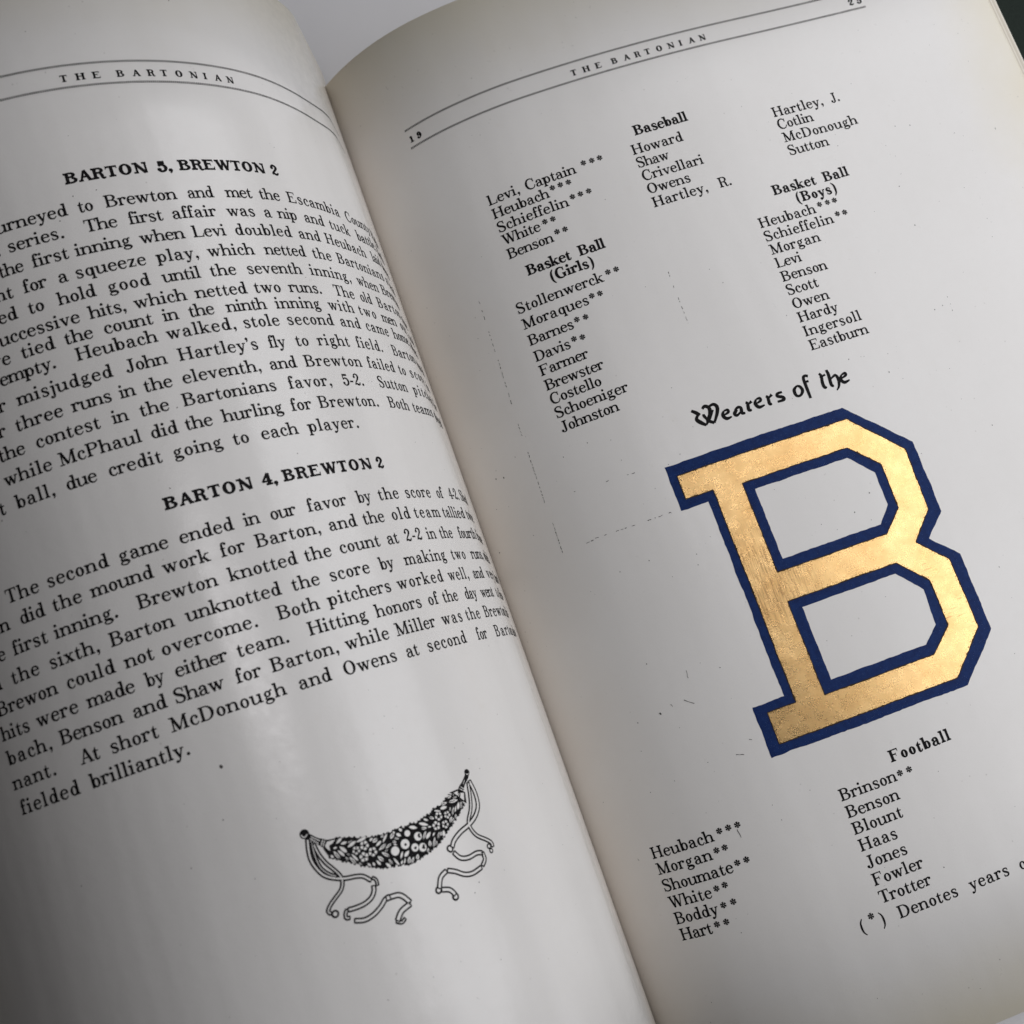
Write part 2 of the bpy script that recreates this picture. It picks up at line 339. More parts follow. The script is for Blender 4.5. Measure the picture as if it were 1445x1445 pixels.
def glyph(ch, S, H, C):
    g = Pen(S, H, C); L = g.line; h = S / 2
    if ch == 'a':
        L((120, 372, S * .7), (165, 440, H * 1.1), (250, 455, H * 1.2), (345, 415, S * .85), (375, 320, S)); g.dot(125, 358, S * .58)
        g.stem(375, 90, 330); L((375, 280, H), (240, 250, H * 1.2), (125, 190, S * .85), (96, 112, S), (135, 35, S * .75), (215, 10, H), (310, 45, H), (372, 110, H))
        L((375, 100, S), (400, 30, S * .7), (455, 12, H), (522, 55, H * .7))
    elif ch == 'b': g.stem(118, 0, 737); g.flag(118, 737); g.ring(300, 232, 212, 245, S * 1.05, H * 1.1)
    elif ch in 'dq':
        x = 430
        g.ring(258, 232, 212, 245, S * 1.05, H * 1.1)
        if ch == 'd': g.stem(x, 0, 737); g.flag(x, 737); g.q.append([(x, 0), (x + h + 70, 0), (x + h + 70, H), (x, H + 10)])
        else: g.stem(x, -205, 465); g.slab(x, -205, h + 70, h + 65)
    elif ch == 'p': g.lstem(118, 465, -205); g.ring(305, 232, 215, 245, S * 1.05, H * 1.1)
    elif ch == 'c':
        L((375, 350, H), (345, 430, H), (250, 456, H * 1.1), (130, 395, S * .8), (84, 232, S * 1.08), (130, 75, S * .8), (255, 9, H * 1.1), (350, 40, H), (418, 130, H * .7)); g.dot(352, 352, S * .6)
    elif ch == 'e':
        g.rect(110, 236, 410, 236 + H)
        L((425, 240, S * .85), (400, 385, S * .8), (262, 457, H * 1.1), (130, 390, S * .85), (84, 232, S * 1.08), (130, 75, S * .85), (262, 9, H * 1.2), (370, 40, H), (446, 130, H * .7))
    elif ch == 'f':
        g.stem(135, 0, 600); g.slab(135, 0, h + 75, h + 95); L((135, 590, S), (155, 685, S * .8), (225, 733, H), (295, 715, H)); g.dot(305, 668, S * .6); g.rect(32, 465 - H, 285, 465)
    elif ch == 'g':
        g.ring(232, 312, 172, 160, S * .9, H * 1.1); L((345, 415, H), (415, 462, H * 1.3), (470, 440, S * .7))
        L((165, 175, H), (108, 120, S * .6), (140, 70, S * .75), (300, 62, S * .85), (425, 30, S * .75)); g.ring(258, -80, 222, 128, S * .7, H * 1.1)
        L((425, 38, S * .7), (472, -40, S * .7), (455, -110, S * .5))
    elif ch == 'h': g.lstem(118, 737); g.arch(118, 478)
    elif ch == 'i': g.lstem(148, 465); g.dot(145, 650, S * .64)
    elif ch == 'j':
        g.stem(170, -60, 465); g.flag(170, 465); L((170, -50, S), (150, -150, S * .75), (80, -195, H), (10, -180, H)); g.dot(15, -140, S * .55); g.dot(167, 650, S * .64)
    elif ch == 'k':
        g.lstem(118, 737); L((160, 190, H), (425, 450, H)); g.rect(330, 465 - H, 540, 465); L((245, 275, S), (445, 15, S * 1.05)); g.rect(350, 0, 575, H)
    elif ch == 'l': g.lstem(150, 737)
    elif ch == 'm': g.lstem(118, 465); g.arch(118, 440); g.arch(440, 762)
    elif ch == 'n': g.lstem(118, 465); g.arch(118, 478)
    elif ch == 'o': g.ring(250, 232, 218, 246, S * 1.08, H * 1.1)
    elif ch == 'r':
        g.lstem(118, 465); L((140, 300, H), (195, 410, H * 1.1), (275, 458, H * 1.2), (370, 430, H)); g.dot(362, 398, S * .64)
    elif ch == 's':
        L((365, 330, H * .8), (345, 420, H * 1.1), (235, 458, H * 1.2), (125, 420, S * .7), (105, 345, S * .9), (175, 275, S), (290, 215, S), (362, 145, S * .95), (345, 55, S * .75), (235, 8, H * 1.2), (125, 35, H * 1.1), (85, 130, H * .8))
        g.rect(346, 312, 374, 468); g.rect(72, -4, 100, 150)
    elif ch == 't':
        g.stem(150, 95, 480); g.q.append([(150 - h, 465), (150 + h, 465), (150 + h, 620), (150 + h - 24, 620)]); g.rect(38, 465 - H, 330, 465)
        L((150, 110, S), (170, 35, S * .85), (235, 9, H * 1.1), (305, 45, H), (335, 130, H * .7))
    elif ch == 'u':
        g.stem(118, 120, 465); g.flag(118, 465); L((118, 135, S), (140, 45, S * .85), (230, 9, H * 1.2), (350, 50, H * 1.1), (440, 150, H))
        g.stem(478, 0, 465); g.flag(478, 465); g.q.append([(478, 0), (478 + h + 70, 0), (478 + h + 70, H), (478, H + 10)])
    elif ch in 'vy':
        L((108, 450, S * 1.05), (290, 10, S * .95))
        if ch == 'v': L((280, 0, H * 1.1), (440, 450, H))
        else: L((440, 450, H), (300, 60, H * 1.1), (215, -130, H * 1.1), (130, -180, H * 1.2)); g.dot(105, -150, S * .6)
        g.rect(8, 465 - H, 235, 465); g.rect(345, 465 - H, 530, 465)
    elif ch == 'w':
        L((105, 450, S * 1.05), (260, 10, S * .95)); L((250, 0, H * 1.1), (385, 440, H)); L((365, 450, S * 1.05), (525, 10, S * .95)); L((515, 0, H * 1.1), (675, 450, H))
        g.rect(5, 465 - H, 225, 465); g.rect(290, 465 - H, 470, 465); g.rect(580, 465 - H, 772, 465)
    elif ch == 'x':
        L((110, 450, S * 1.1), (420, 15, S * 1.1)); L((95, 15, H), (420, 450, H)); g.rect(12, 465 - H, 225, 465); g.rect(325, 465 - H, 520, 465); g.rect(12, 0, 200, H); g.rect(305, 0, 528, H)
    elif ch == 'z':
        g.rect(50, 465 - H, 425, 465); g.rect(40, 0, 430, H); L((370, 450, S), (95, 15, S)); g.rect(45, 320, 75, 465); g.rect(405, 0, 435, 160)
    elif ch == 'A':
        L((350, 715, C * .9), (590, 20, C)); L((340, 690, H), (120, 20, H)); g.rect(200, 225, 480, 225 + H); g.rect(5, 0, 240, H); g.rect(475, 0, 718, H)
    elif ch in 'BPRDEFLHIKT':
        x = 165
        if ch == 'I': g.cap(203)
        elif ch == 'T':
            g.stem(333, 0, 722, C); g.slab(333, 0, C / 2 + 90, C / 2 + 90, 1, C); g.rect(30, 722 - H, 636, 722)
            for a, b in ((30, 66), (636, 600)): g.q.append([(a, 722), (a, 510), ((a + b) / 2, 510), (b + (b - a) * 1.2, 722 - H)])
        elif ch == 'H': g.cap(175); g.cap(658); g.rect(175, 350, 658, 350 + H)
        else:
            g.cap(x, None, None if ch in 'FPR' else C / 2)
            if ch == 'B':
                g.rect(x, 722 - H, 370, 722); g.rect(x, 362, 390, 362 + H); g.rect(x, 0, 390, H)
                g.ring(365, 543, 245, 180, C, H, -90, 90, 30); g.ring(385, 200, 290, 200, C * 1.05, H, -90, 90, 30)
            elif ch in 'PR':
                g.rect(x, 722 - H, 370, 722); g.rect(x, 330, 370, 330 + H); g.ring(365, 526, 262, 196, C, H, -90, 90, 30)
                if ch == 'R': L((380, 350, H), (470, 300, C * .85), (505, 190, C), (525, 60, C * .8), (590, 10, H * 1.1), (690, 60, H * .8))
            elif ch == 'D': g.rect(x, 722 - H, 370, 722); g.rect(x, 0, 370, H); g.ring(360, 361, 370, 361, C * 1.08, H, -90, 90, 34)
            else:
                if ch in 'EF': g.rect(x, 722 - H, 625, 722); g.rect(x, 362, 440, 362 + H); g.q.append([(625, 722), (560, 722 - H), (598, 530), (625, 530)][::-1]); g.rect(428, 270, 460, 475)
                if ch in 'EL': q = 655 if ch == 'E' else 628; g.rect(x, 0, q, H); g.q.append([(q - 70, H), (q, 0), (q + 10, 235), (q - 22, 235)])
    elif ch in 'CG':
        L((600, 470, H * .8), (560, 640, H), (410, 715, H * 1.2), (200, 640, C * .85), (98, 361, C * 1.1), (200, 85, C * .85), (420, 8, H * 1.2), (570, 70, H), (655, 230, H * .8)); g.rect(592, 470, 628, 730)
        if ch == 'G': g.stem(600, 20, 320, C); g.rect(470, 320 - H, 735, 320)
    elif ch == 'J':
        g.stem(345, 130, 722, C); g.slab(345, 722, C / 2 + 85, C / 2 + 85, -1, C); L((345, 150, C), (325, 45, C * .8), (220, -8, H), (110, 30, H)); g.dot(110, 95, C * .62)
    elif ch == 'M':
        L((185, 700, C), (465, 30, C)); L((465, 20, H), (750, 700, H)); g.rect(150, 0, 150 + H, 715); g.stem(770, 0, 722, C); g.slab(770, 0, C / 2 + 75, C / 2 + 75, 1, C); g.rect(30, 0, 290, H); g.rect(30, 722 - H, 235, 722); g.rect(720, 722 - H, 910, 722)
    elif ch == 'N':
        L((165, 705, C * 1.05), (660, 15, C * 1.05)); g.rect(150, 0, 150 + H, 715); g.rect(645, 0, 645 + H, 722); g.rect(40, 0, 285, H); g.rect(20, 722 - H, 200, 722); g.rect(540, 722 - H, 785, 722)
    elif ch in 'OQ': g.ring(389, 361, 340, 375, C * 1.15, H)
    elif ch == 'S':
        L((505, 520, H), (465, 655, H * 1.1), (310, 718, H * 1.2), (145, 650, C * .75), (115, 530, C * .95), (210, 425, C * 1.05), (400, 335, C * 1.1), (515, 215, C), (475, 65, C * .75), (315, 5, H * 1.2), (150, 65, H * 1.1), (95, 220, H)); g.rect(490, 500, 522, 730); g.rect(78, -8, 110, 225)
    elif ch == 'W':
        L((130, 705, C), (345, 15, C)); L((335, 0, H), (500, 690, H)); L((470, 705, C), (690, 15, C)); L((680, 0, H), (875, 705, H)); g.rect(5, 722 - H, 265, 722); g.rect(375, 722 - H, 590, 722); g.rect(760, 722 - H, 985, 722)
    elif ch == '1': g.stem(285, 0, 690, C); g.slab(285, 0, C / 2 + 110, C / 2 + 110, 1, C); L((120, 590, H * 1.2), (220, 630, H * 1.4), (300, 716, H))
    elif ch == '2':
        L((110, 555, C * .7), (150, 660, H * 1.2), (270, 712, H * 1.3), (400, 640, C * .9), (420, 520, C), (330, 370, C * .75), (160, 190, H * 1.2), (85, 60, H)); g.dot(125, 530, C * .6)
        L((75, 40, H), (180, 105, C * .7), (330, 55, C * .95), (430, 60, C * .6), (490, 190, H))
    elif ch == '4': g.stem(365, 0, 722, C); g.slab(365, 0, C / 2 + 80, C / 2 + 80, 1, C); L((365, 715, H), (40, 215, H)); g.rect(30, 180, 530, 180 + H)
    elif ch == '5':
        g.rect(110, 690 - H * 1.8, 450, 700); g.rect(110, 350, 110 + H, 700); L((120, 365, H), (250, 445, H * 1.3), (400, 390, C * .85), (465, 235, C), (400, 60, C * .8), (240, 5, H * 1.2), (110, 80, H * 1.1)); g.dot(130, 140, C * .62)
    elif ch == '9':
        g.ring(270, 490, 205, 230, C, H * 1.1); L((428, 480, C), (425, 250, C), (350, 60, C * .6), (230, 5, H * 1.2), (120, 60, H)); g.dot(145, 120, C * .6)
    elif ch == '.': g.dot(139, 55, S * .68)
    elif ch == ',': g.dot(130, 60, S * .68); L((165, 55, S * .6), (165, -40, S * .5), (95, -135, H * .7))
    elif ch == "'": g.dot(95, 670, S * .66); L((130, 665, S * .6), (128, 570, S * .5), (65, 490, H * .7))
    elif ch == '-': g.rect(45, 195, 290, 195 + S * .8)
    elif ch in '()':
        k = 1 if ch == '(' else -1; x = 166
        L((x + 90 * k, 760, H * .8), (x - 50 * k, 560, S * .75), (x - 85 * k, 280, S), (x - 50 * k, 0, S * .75), (x + 90 * k, -200, H * .8))
    elif ch == '*':
        for a in range(6):
            c, d = math.cos(math.radians(60 * a + 30)), math.sin(math.radians(60 * a + 30))
            L((250 + 25 * c, 500 + 25 * d, S * .35), (250 + 110 * c, 500 + 110 * d, S * .75), (250 + 165 * c, 500 + 165 * d, S * 1.0), (250 + 190 * c, 500 + 190 * d, S * .5))
    return g.q


# ------------------------------------------------------------------ printing on a page
class Print:
    STEP = .011
    def __init__(s, pg): s.pg = pg; s.V = []; s.F = []; s.UV = []; s.M = []; s.n = 0
    def add(s, poly, lift=30e-6, m=0):
        s.n += 1; off = lift + (s.n % 17) * 1.1e-6
        xs = [p[0] for p in poly]
        if len(poly) > 4: tris = [[poly[i] for i in t] for t in tessellate_polygon([[Vector((p[0], p[1], 0)) for p in poly]])]
        else: tris = [poly]
        while tris:
            t = tris.pop(); xs = [p[0] for p in t]
            if max(xs) - min(xs) > s.STEP:
                if len(t) == 4: tris += [[t[0], t[1], t[2]], [t[0], t[2], t[3]]]; continue
                e = max(range(3), key=lambda i: abs(t[i][0] - t[(i + 1) % 3][0])); a, b, c = t[e], t[(e + 1) % 3], t[(e + 2) % 3]
                md = ((a[0] + b[0]) / 2, (a[1] + b[1]) / 2); tris += [[a, md, c], [md, b, c]]; continue
            ar = sum(t[i][0] * t[(i + 1) % len(t)][1] - t[(i + 1) % len(t)][0] * t[i][1] for i in range(len(t)))
            if ar < 0: t = t[::-1]
            k = len(s.V)
            for a, y in t: s.V.append(s.pg.p(a, y, off)); s.UV.append((a, y))
            s.F.append(tuple(range(k, k + len(t)))); s.M.append(m)
    def stroke(s, pts, lift=30e-6, m=0, per=5, grow=0.0, cut=0.0):
        for q in ribbon_quads([(a, y, max(w + grow, .0004)) for a, y, w in pts], per): s.add(q, lift, m)
    def disc(s, a, y, r, lift=30e-6, m=0, n=14, ry=None, rot=0.0, wob=0.0):
        P = []
        for i in range(n):
            t = 2 * math.pi * i / n; k = 1 + random.uniform(-wob, wob); x_, y_ = r * k * math.cos(t), (ry or r) * k * math.sin(t)
            P.append((a + x_ * math.cos(rot) - y_ * math.sin(rot), y + x_ * math.sin(rot) + y_ * math.cos(rot)))
        s.add(P, lift, m)
    def build(s, name, mats, parent):
        return link(name, s.V, s.F, mats, parent, s.UV, s.M) if s.F else None
CACHE = {}
ROMAN = (122, 64, 136); BOLD = (162, 78, 182); HEAD = (170, 120, 184); SMALL = (176, 98, 186)
def letter(pr, ch, a, y, ex, ey, face):
    q = CACHE.get((ch, face))
    if q is None: q = CACHE[(ch, face)] = glyph(ch, *face)
    jx, jy = random.uniform(-.004, .004) * ex, random.uniform(-.006, .006) * ey      # hand-set type is never quite even
    for poly in q:
        if len(poly) > 4: poly = poly
        pr.add([(a + jx + u * ex / 1000, y + jy + v * ey / 1000) for u, v in poly])
def ink_bounds(ch, face):
    q = CACHE.get((ch, face))
    if q is None: q = CACHE[(ch, face)] = glyph(ch, *face)
    xs = [p[0] for poly in q for p in poly]; return min(xs) / 1000, max(xs) / 1000
def word(pr, text, a0, a1, y, em, face=ROMAN, ey=None, limit=.185):
    """set a word with its ink from a0 to a1 (a1 None: natural width, a0 None: set back from a1)"""
    ey = ey or em; l0 = ink_bounds(text[0], face)[0]; r1 = ink_bounds(text[-1], face)[1]
    nat = (sum(ADV[c] for c in text[:-1]) / 1000 + r1 - l0) * em; ex = em; sp = 0.0
    if a0 is None: a0 = a1 - nat
    elif a1 is not None and len(text) > 1:
        d = (a1 - a0) - nat; sp = max(-.03 * em, min(.16 * em, d / (len(text) - 1)))
        rest = (a1 - a0) - nat - sp * (len(text) - 1); k = max(.86, min(1.14, 1 + rest / nat)); ex = em * k
    a = a0 - l0 * ex
    for c in text:
        w = ADV[c] / 1000 * ex
        if a + w < limit: letter(pr, c, a, y, ex, ey, face)
        a += w + sp
    return a

EM = .0292
# ---- left page
LEFT_LINES = [
    ('h1', -0.1272, [('BARTON', -0.6395, -0.5118), ('5,', -0.4949, None), ('BREWTON', -0.4614, None), ('2', None, -0.2723)]),
    ('a1', -0.178, [('journeyed', None, -0.6482), ('to', -0.6317, -0.6096), ('Brewton', -0.5914, -0.4792), ('and', -0.4611, -0.4176), ('met', -0.3968, -0.3478), ('the', -0.3328, -0.2911), ('Escambia', -0.2741, -0.1336), ('County', -0.1123, -0.013), ('High', 0.0336, None)]),
    ('a2', -0.2124, [('.', None, -0.7611), ('series.', -0.7476, -0.6634), ('The', -0.6306, -0.5822), ('first', -0.5646, -0.5115), ('affair', -0.4963, -0.423), ('was', -0.4051, -0.3544), ('a', -0.3354, -0.325), ('nip', -0.3087, -0.2678), ('and', -0.2491, -0.1988), ('tuck', -0.1823, -0.1181), ('battle.', -0.0935, -0.0104), ('Both', 0.0361, None)]),
    ('a3', -0.2474, [('the', -0.7713, -0.7337), ('first', -0.7201, -0.665), ('inning', -0.6552, -0.5704), ('when', -0.557, -0.4864), ('Levi', -0.4736, -0.4183), ('doubled', -0.4011, -0.2924), ('and', -0.2764, -0.2252), ('Heubach', -0.2108, -0.0811), ('laid', -0.059, -0.0217), ('down', 0.0252, None)]),
    ('a4', -0.283, [('bunt', None, -0.7596), ('for', -0.7434, -0.7068), ('a', -0.6897, -0.6778), ('squeeze', -0.6631, -0.5578), ('play,', -0.542, -0.4754), ('which', -0.4597, -0.3786), ('netted', -0.36, -0.2757), ('the', -0.259, -0.2128), ('Bartonians', -0.1954, -0.0331), ('a', -0.0137, None), ('lead', 0.0387, None)]),
    ('a5', -0.3175, [('seemed', None, -0.7618), ('to', -0.7444, -0.721), ('hold', -0.7002, -0.6425), ('good', -0.6242, -0.5607), ('until', -0.5426, -0.4821), ('the', -0.4652, -0.4223), ('seventh', -0.4024, -0.2973), ('inning,', -0.2798, -0.1755), ('when', -0.1553, -0.0792), ('Brewton', -0.0355, None)]),
    ('a6', -0.3518, [('successive', None, -0.6764), ('hits,', -0.6625, -0.6077), ('which', -0.5949, -0.5139), ('netted', -0.5006, -0.4145), ('two', -0.4008, -0.3531), ('runs.', -0.3373, -0.2688), ('The', -0.2361, -0.1827), ('old', -0.1637, -0.1255), ('Barton', -0.1047, 0.0029), ('nine', 0.033, None)]),
    ('a7', -0.3812, [('have', None, -0.7906), ('tied', -0.7726, -0.7217), ('the', -0.7062, -0.6646), ('count', -0.6475, -0.5747), ('in', -0.5595, -0.5352), ('the', -0.5185, -0.4787), ('ninth', -0.4592, -0.3892), ('inning', -0.3731, -0.2827), ('with', -0.2644, -0.1989), ('two', -0.1837, -0.1292), ('men', -0.1088, -0.0517), ('out,', -0.0323, 0.0281), ('and', 0.0647, None)]),
    ('a8', -0.4109, [('empty.', -0.8157, -0.7292), ('Heubach', -0.6974, -0.5757), ('walked,', -0.5622, -0.4525), ('stole', -0.4388, -0.376), ('second', -0.3605, -0.2649), ('and', -0.2484, -0.1957), ('came', -0.1786, -0.1024), ('home,', -0.0852, -0.0058), ('when', 0.0335, None)]),
    ('a9', -0.4489, [('or', None, -0.8164), ('misjudged', -0.7993, -0.6535), ('John', -0.6341, -0.572), ("Hartley's", -0.5544, -0.4272), ('fly', -0.4081, -0.3775), ('to', -0.3579, -0.3337), ('right', -0.3156, -0.2435), ('field.', -0.225, -0.1487), ('Barton', -0.112, -0.011), ('scored', 0.0228, None)]),
    ('a10', -0.486, [('for', None, -0.8275), ('three', -0.8109, -0.7382), ('runs', -0.7253, -0.6659), ('in', -0.6539, -0.6299), ('the', -0.6166, -0.5747), ('eleventh,', -0.559, -0.4342), ('and', -0.4181, -0.3699), ('Brewton', -0.3543, -0.23), ('failed', -0.2133, -0.1291), ('to', -0.1128, -0.0874), ('score,', -0.0694, 0.0284), ('in', 0.0741, None)]),
    ('a11', -0.5214, [('the', -0.8488, -0.8072), ('contest', -0.7888, -0.692), ('in', -0.6741, -0.6502), ('the', -0.6326, -0.5897), ('Bartonians', -0.5688, -0.4192), ('favor,', -0.3971, -0.3149), ('5-2.', -0.2901, -0.2423), ('Sutton', -0.2006, -0.1048), ('pitched', -0.0823, 0.0419), ('for', 0.0943, None)]),
    ('a12', -0.5592, [('while', -0.8515, -0.7755), ('McPhaul', -0.7639, -0.6415), ('did', -0.627, -0.5868), ('the', -0.5755, -0.5346), ('hurling', -0.5193, -0.4197), ('for', -0.4053, -0.3675), ('Brewton.', -0.3537, -0.2224), ('Both', -0.1908, -0.1242), ('teams', -0.1084, -0.0231), ('played', -0.0014, None)]),
    ('a13', -0.5975, [('t', None, -0.861), ('ball,', -0.8437, -0.7823), ('due', -0.7632, -0.718), ('credit', -0.7, -0.6219), ('going', -0.6043, -0.5307), ('to', -0.5134, -0.4891), ('each', -0.4685, -0.406), ('player.', -0.3886, -0.2883)]),
    ('h2', -0.6703, [('BARTON', -0.6393, -0.5062), ('4,', -0.4893, None), ('BREWTON', -0.4565, -0.2904), ('2', -0.2741, -0.2609)]),
    ('b1', -0.7252, [('The', -0.8983, -0.8445), ('second', -0.8297, -0.7364), ('game', -0.7206, -0.649), ('ended', -0.6321, -0.5517), ('in', -0.5361, -0.5112), ('our', -0.4943, -0.4524), ('favor', -0.4333, -0.3625), ('by', -0.3423, -0.3136), ('the', -0.2969, -0.2506), ('score', -0.2324, -0.1576), ('of', -0.1347, -0.1098), ('4-2.', -0.0855, -0.045), ('Sheaf', -0.0028, None)]),
    ('b2', -0.7614, [('an', None, -0.9045), ('did', -0.8857, -0.8451), ('the', -0.8316, -0.7873), ('mound', -0.7739, -0.6809), ('work', -0.6671, -0.5978), ('for', -0.5821, -0.5444), ('Barton,', -0.5286, -0.4238), ('and', -0.4079, -0.3569), ('the', -0.3436, -0.3004), ('old', -0.283, -0.2391), ('team', -0.2266, -0.1481), ('tallied', -0.136, -0.0474), ('twice', -0.0241, None)]),
    ('b3', -0.7999, [('e', -0.9381, -0.9266), ('first', -0.9107, -0.8525), ('inning.', -0.8412, -0.7449), ('Brewton', -0.7145, -0.5976), ('knotted', -0.5816, -0.475), ('the', -0.4622, -0.4179), ('count', -0.4025, -0.326), ('at', -0.3101, -0.2856), ('2-2', -0.2689, -0.2274), ('in', -0.2131, -0.1857), ('the', -0.1727, -0.1282), ('fourth', -0.1027, -0.0214), ('frame', 0.0356, None)]),
    ('b4', -0.8387, [('In', None, -0.9437), ('the', -0.9247, -0.8783), ('sixth,', -0.86, -0.7835), ('Barton', -0.7664, -0.6723), ('unknotted', -0.656, -0.5134), ('the', -0.4956, -0.4515), ('score', -0.4332, -0.362), ('by', -0.342, -0.3128), ('making', -0.2897, -0.1784), ('two', -0.1583, -0.1064), ('runs,', -0.0819, -0.0222), ('which', 0.0404, None)]),
    ('b5', -0.8749, [('Brewon', -0.9639, -0.8587), ('could', -0.8433, -0.7696), ('not', -0.7558, -0.7128), ('overcome.', -0.7008, -0.5614), ('Both', -0.5298, -0.4638), ('pitchers', -0.4499, -0.3346), ('worked', -0.3205, -0.209), ('well,', -0.1921, -0.1215), ('and', -0.101, -0.0565), ('very', -0.0395, 0.0547), ('hard', 0.1295, None)]),
    ('b6', -0.9103, [('hits', -0.9692, -0.9179), ('were', -0.9046, -0.837), ('made', -0.823, -0.751), ('by', -0.7347, -0.7079), ('either', -0.6917, -0.6157), ('team.', -0.6012, -0.5247), ('Hitting', -0.4927, -0.3934), ('honors', -0.378, -0.2836), ('of', -0.2664, -0.2404), ('the', -0.2281, -0.1845), ('day', -0.1589, -0.1146), ('went', -0.0963, -0.0402), ('to', -0.018, 0.0114), ('Heu-', 0.0845, None)]),
    ('b7', -0.9462, [('bach,', -0.9697, -0.8911), ('Benson', -0.8761, -0.7785), ('and', -0.7633, -0.7143), ('Shaw', -0.7026, -0.6315), ('for', -0.6141, -0.5767), ('Barton,', -0.5621, -0.457), ('while', -0.4443, -0.3666), ('Miller', -0.3525, -0.2668), ('was', -0.2501, -0.1936), ('the', -0.179, -0.13), ('Brewton', -0.1108, 0.015), ('hit-', 0.1057, None)]),
    ('b8', -0.9825, [('nant.', -0.9721, -0.896), ('At', -0.8555, -0.8251), ('short', -0.8073, -0.7372), ('McDonough', -0.7195, -0.5508), ('and', -0.531, -0.4801), ('Owens', -0.4592, -0.3665), ('at', -0.3466, -0.3214), ('second', -0.3014, -0.2029), ('for', -0.1662, -0.1286), ('Barton', -0.0935, 0.0204), ('also', 0.093, None)]),
    ('b9', -1.0194, [('fielded', -0.9691, -0.8673), ('brilliantly.', -0.8504, -0.7034)]),
]
pr_head = Print(LEFT); pr_a = Print(LEFT); pr_b = Print(LEFT); pr_h2 = Print(LEFT)
for n, y, words in LEFT_LINES:
    dst = pr_head if n == 'h1' else pr_h2 if n == 'h2' else pr_a if n[0] == 'a' else pr_b
    prev = None
    for t, a0, a1 in words:
        if n[0] == 'h':
            if t == '2' : word(dst, t, (a0 if a0 is not None else -.2875) - .003, None, y, EM * 1.0, HEAD, EM * .90)
            elif t[0] in '54': word(dst, t, a0 - .002, None, y, EM * 1.08, HEAD, EM * .92)
            else: word(dst, t, a0, a1, y, EM, HEAD, EM * .92)
        else:
            if a0 is not None and prev is not None and a1 is None: a0 = min(a0, prev + .36 * EM)
            prev = word(dst, t, a0, a1, y, EM)
pr_head.build('heading_text', M_INK, page_l); pr_h2.build('heading_text', M_INK, page_l)
pr_a.build('paragraph_text', M_INK, page_l); pr_b.build('paragraph_text', M_INK, page_l)

def rule(pg, a0, a1, y, parent):
    pr = Print(pg); a = a0; p = .0034
    while a < a1:
        w = p * random.uniform(.48, .58); pr.add([(a, y - .0022), (a + w, y - .0022), (a + w, y + .0022), (a, y + .0022)]); a += p
    pr.build('header_rule', M_INK, parent)
rule(LEFT, -.985, .06, 0.0375, page_l); rule(LEFT, -.985, .06, 0.0769, page_l)
rule(RIGHT, 0, 1.0, 0.0, page_r); rule(RIGHT, 0, 1.0, .0394, page_r)
HEAD_L = [('T',-0.6006,0.0503,-0.5896,0.0485),('H',-0.5766,0.0506,-0.5623,0.0487),('E',-0.5504,0.0499,-0.538,0.0487),('B',-0.513,0.0481,-0.5001,0.0474),('A',-0.4871,0.0472,-0.475,0.0469),('R',-0.4628,0.0468,-0.4504,0.0469),('T',-0.4401,0.0474,-0.4298,0.0477),('O',-0.4158,0.0476,-0.4025,0.0485),('N',-0.3895,0.0476,-0.3769,0.0489),('I',-0.3651,0.0468,-0.3589,0.0475),('A',-0.3437,0.0469,-0.3313,0.0487),('N',-0.3216,0.0465,-0.3055,0.0494)]
HEAD_R = [('T',0.3513,0.0149,0.3619,0.0114),('H',0.3761,0.0136,0.3888,0.0095),('E',0.4029,0.0135,0.4138,0.0101),('B',0.4369,0.0121,0.4477,0.0088),('A',0.4628,0.0107,0.4737,0.0075),('R',0.4857,0.0112,0.4973,0.0078),('T',0.5075,0.0105,0.5178,0.0076),('O',0.5318,0.0101,0.5443,0.0066),('N',0.5566,0.0106,0.5698,0.0069),('I',0.581,0.0097,0.588,0.0078),('A',0.6027,0.0096,0.6148,0.0065),('N',0.625,0.0104,0.6397,0.0067)]
for pg, data, y, par in ((LEFT, HEAD_L, .0478, page_l), (RIGHT, HEAD_R, .0104, page_r)):
    pr = Print(pg)
    for c, a0, _, a1, _ in data: letter(pr, c, (a0 + a1) / 2 - ADV[c] / 2000 * .0182, y, .0182, .0172, SMALL)
    pr.build('running_head', M_INK, par)
for digits in ((('1', .0078), ('9', .0258)), (('2', .9742), ('5', .9925))):
    pr = Print(RIGHT)
    for c, a in digits: letter(pr, c, a - .278 * .0215, .0104, .0215, .0185, SMALL)
    pr.build('year_digits', M_INK, page_r)

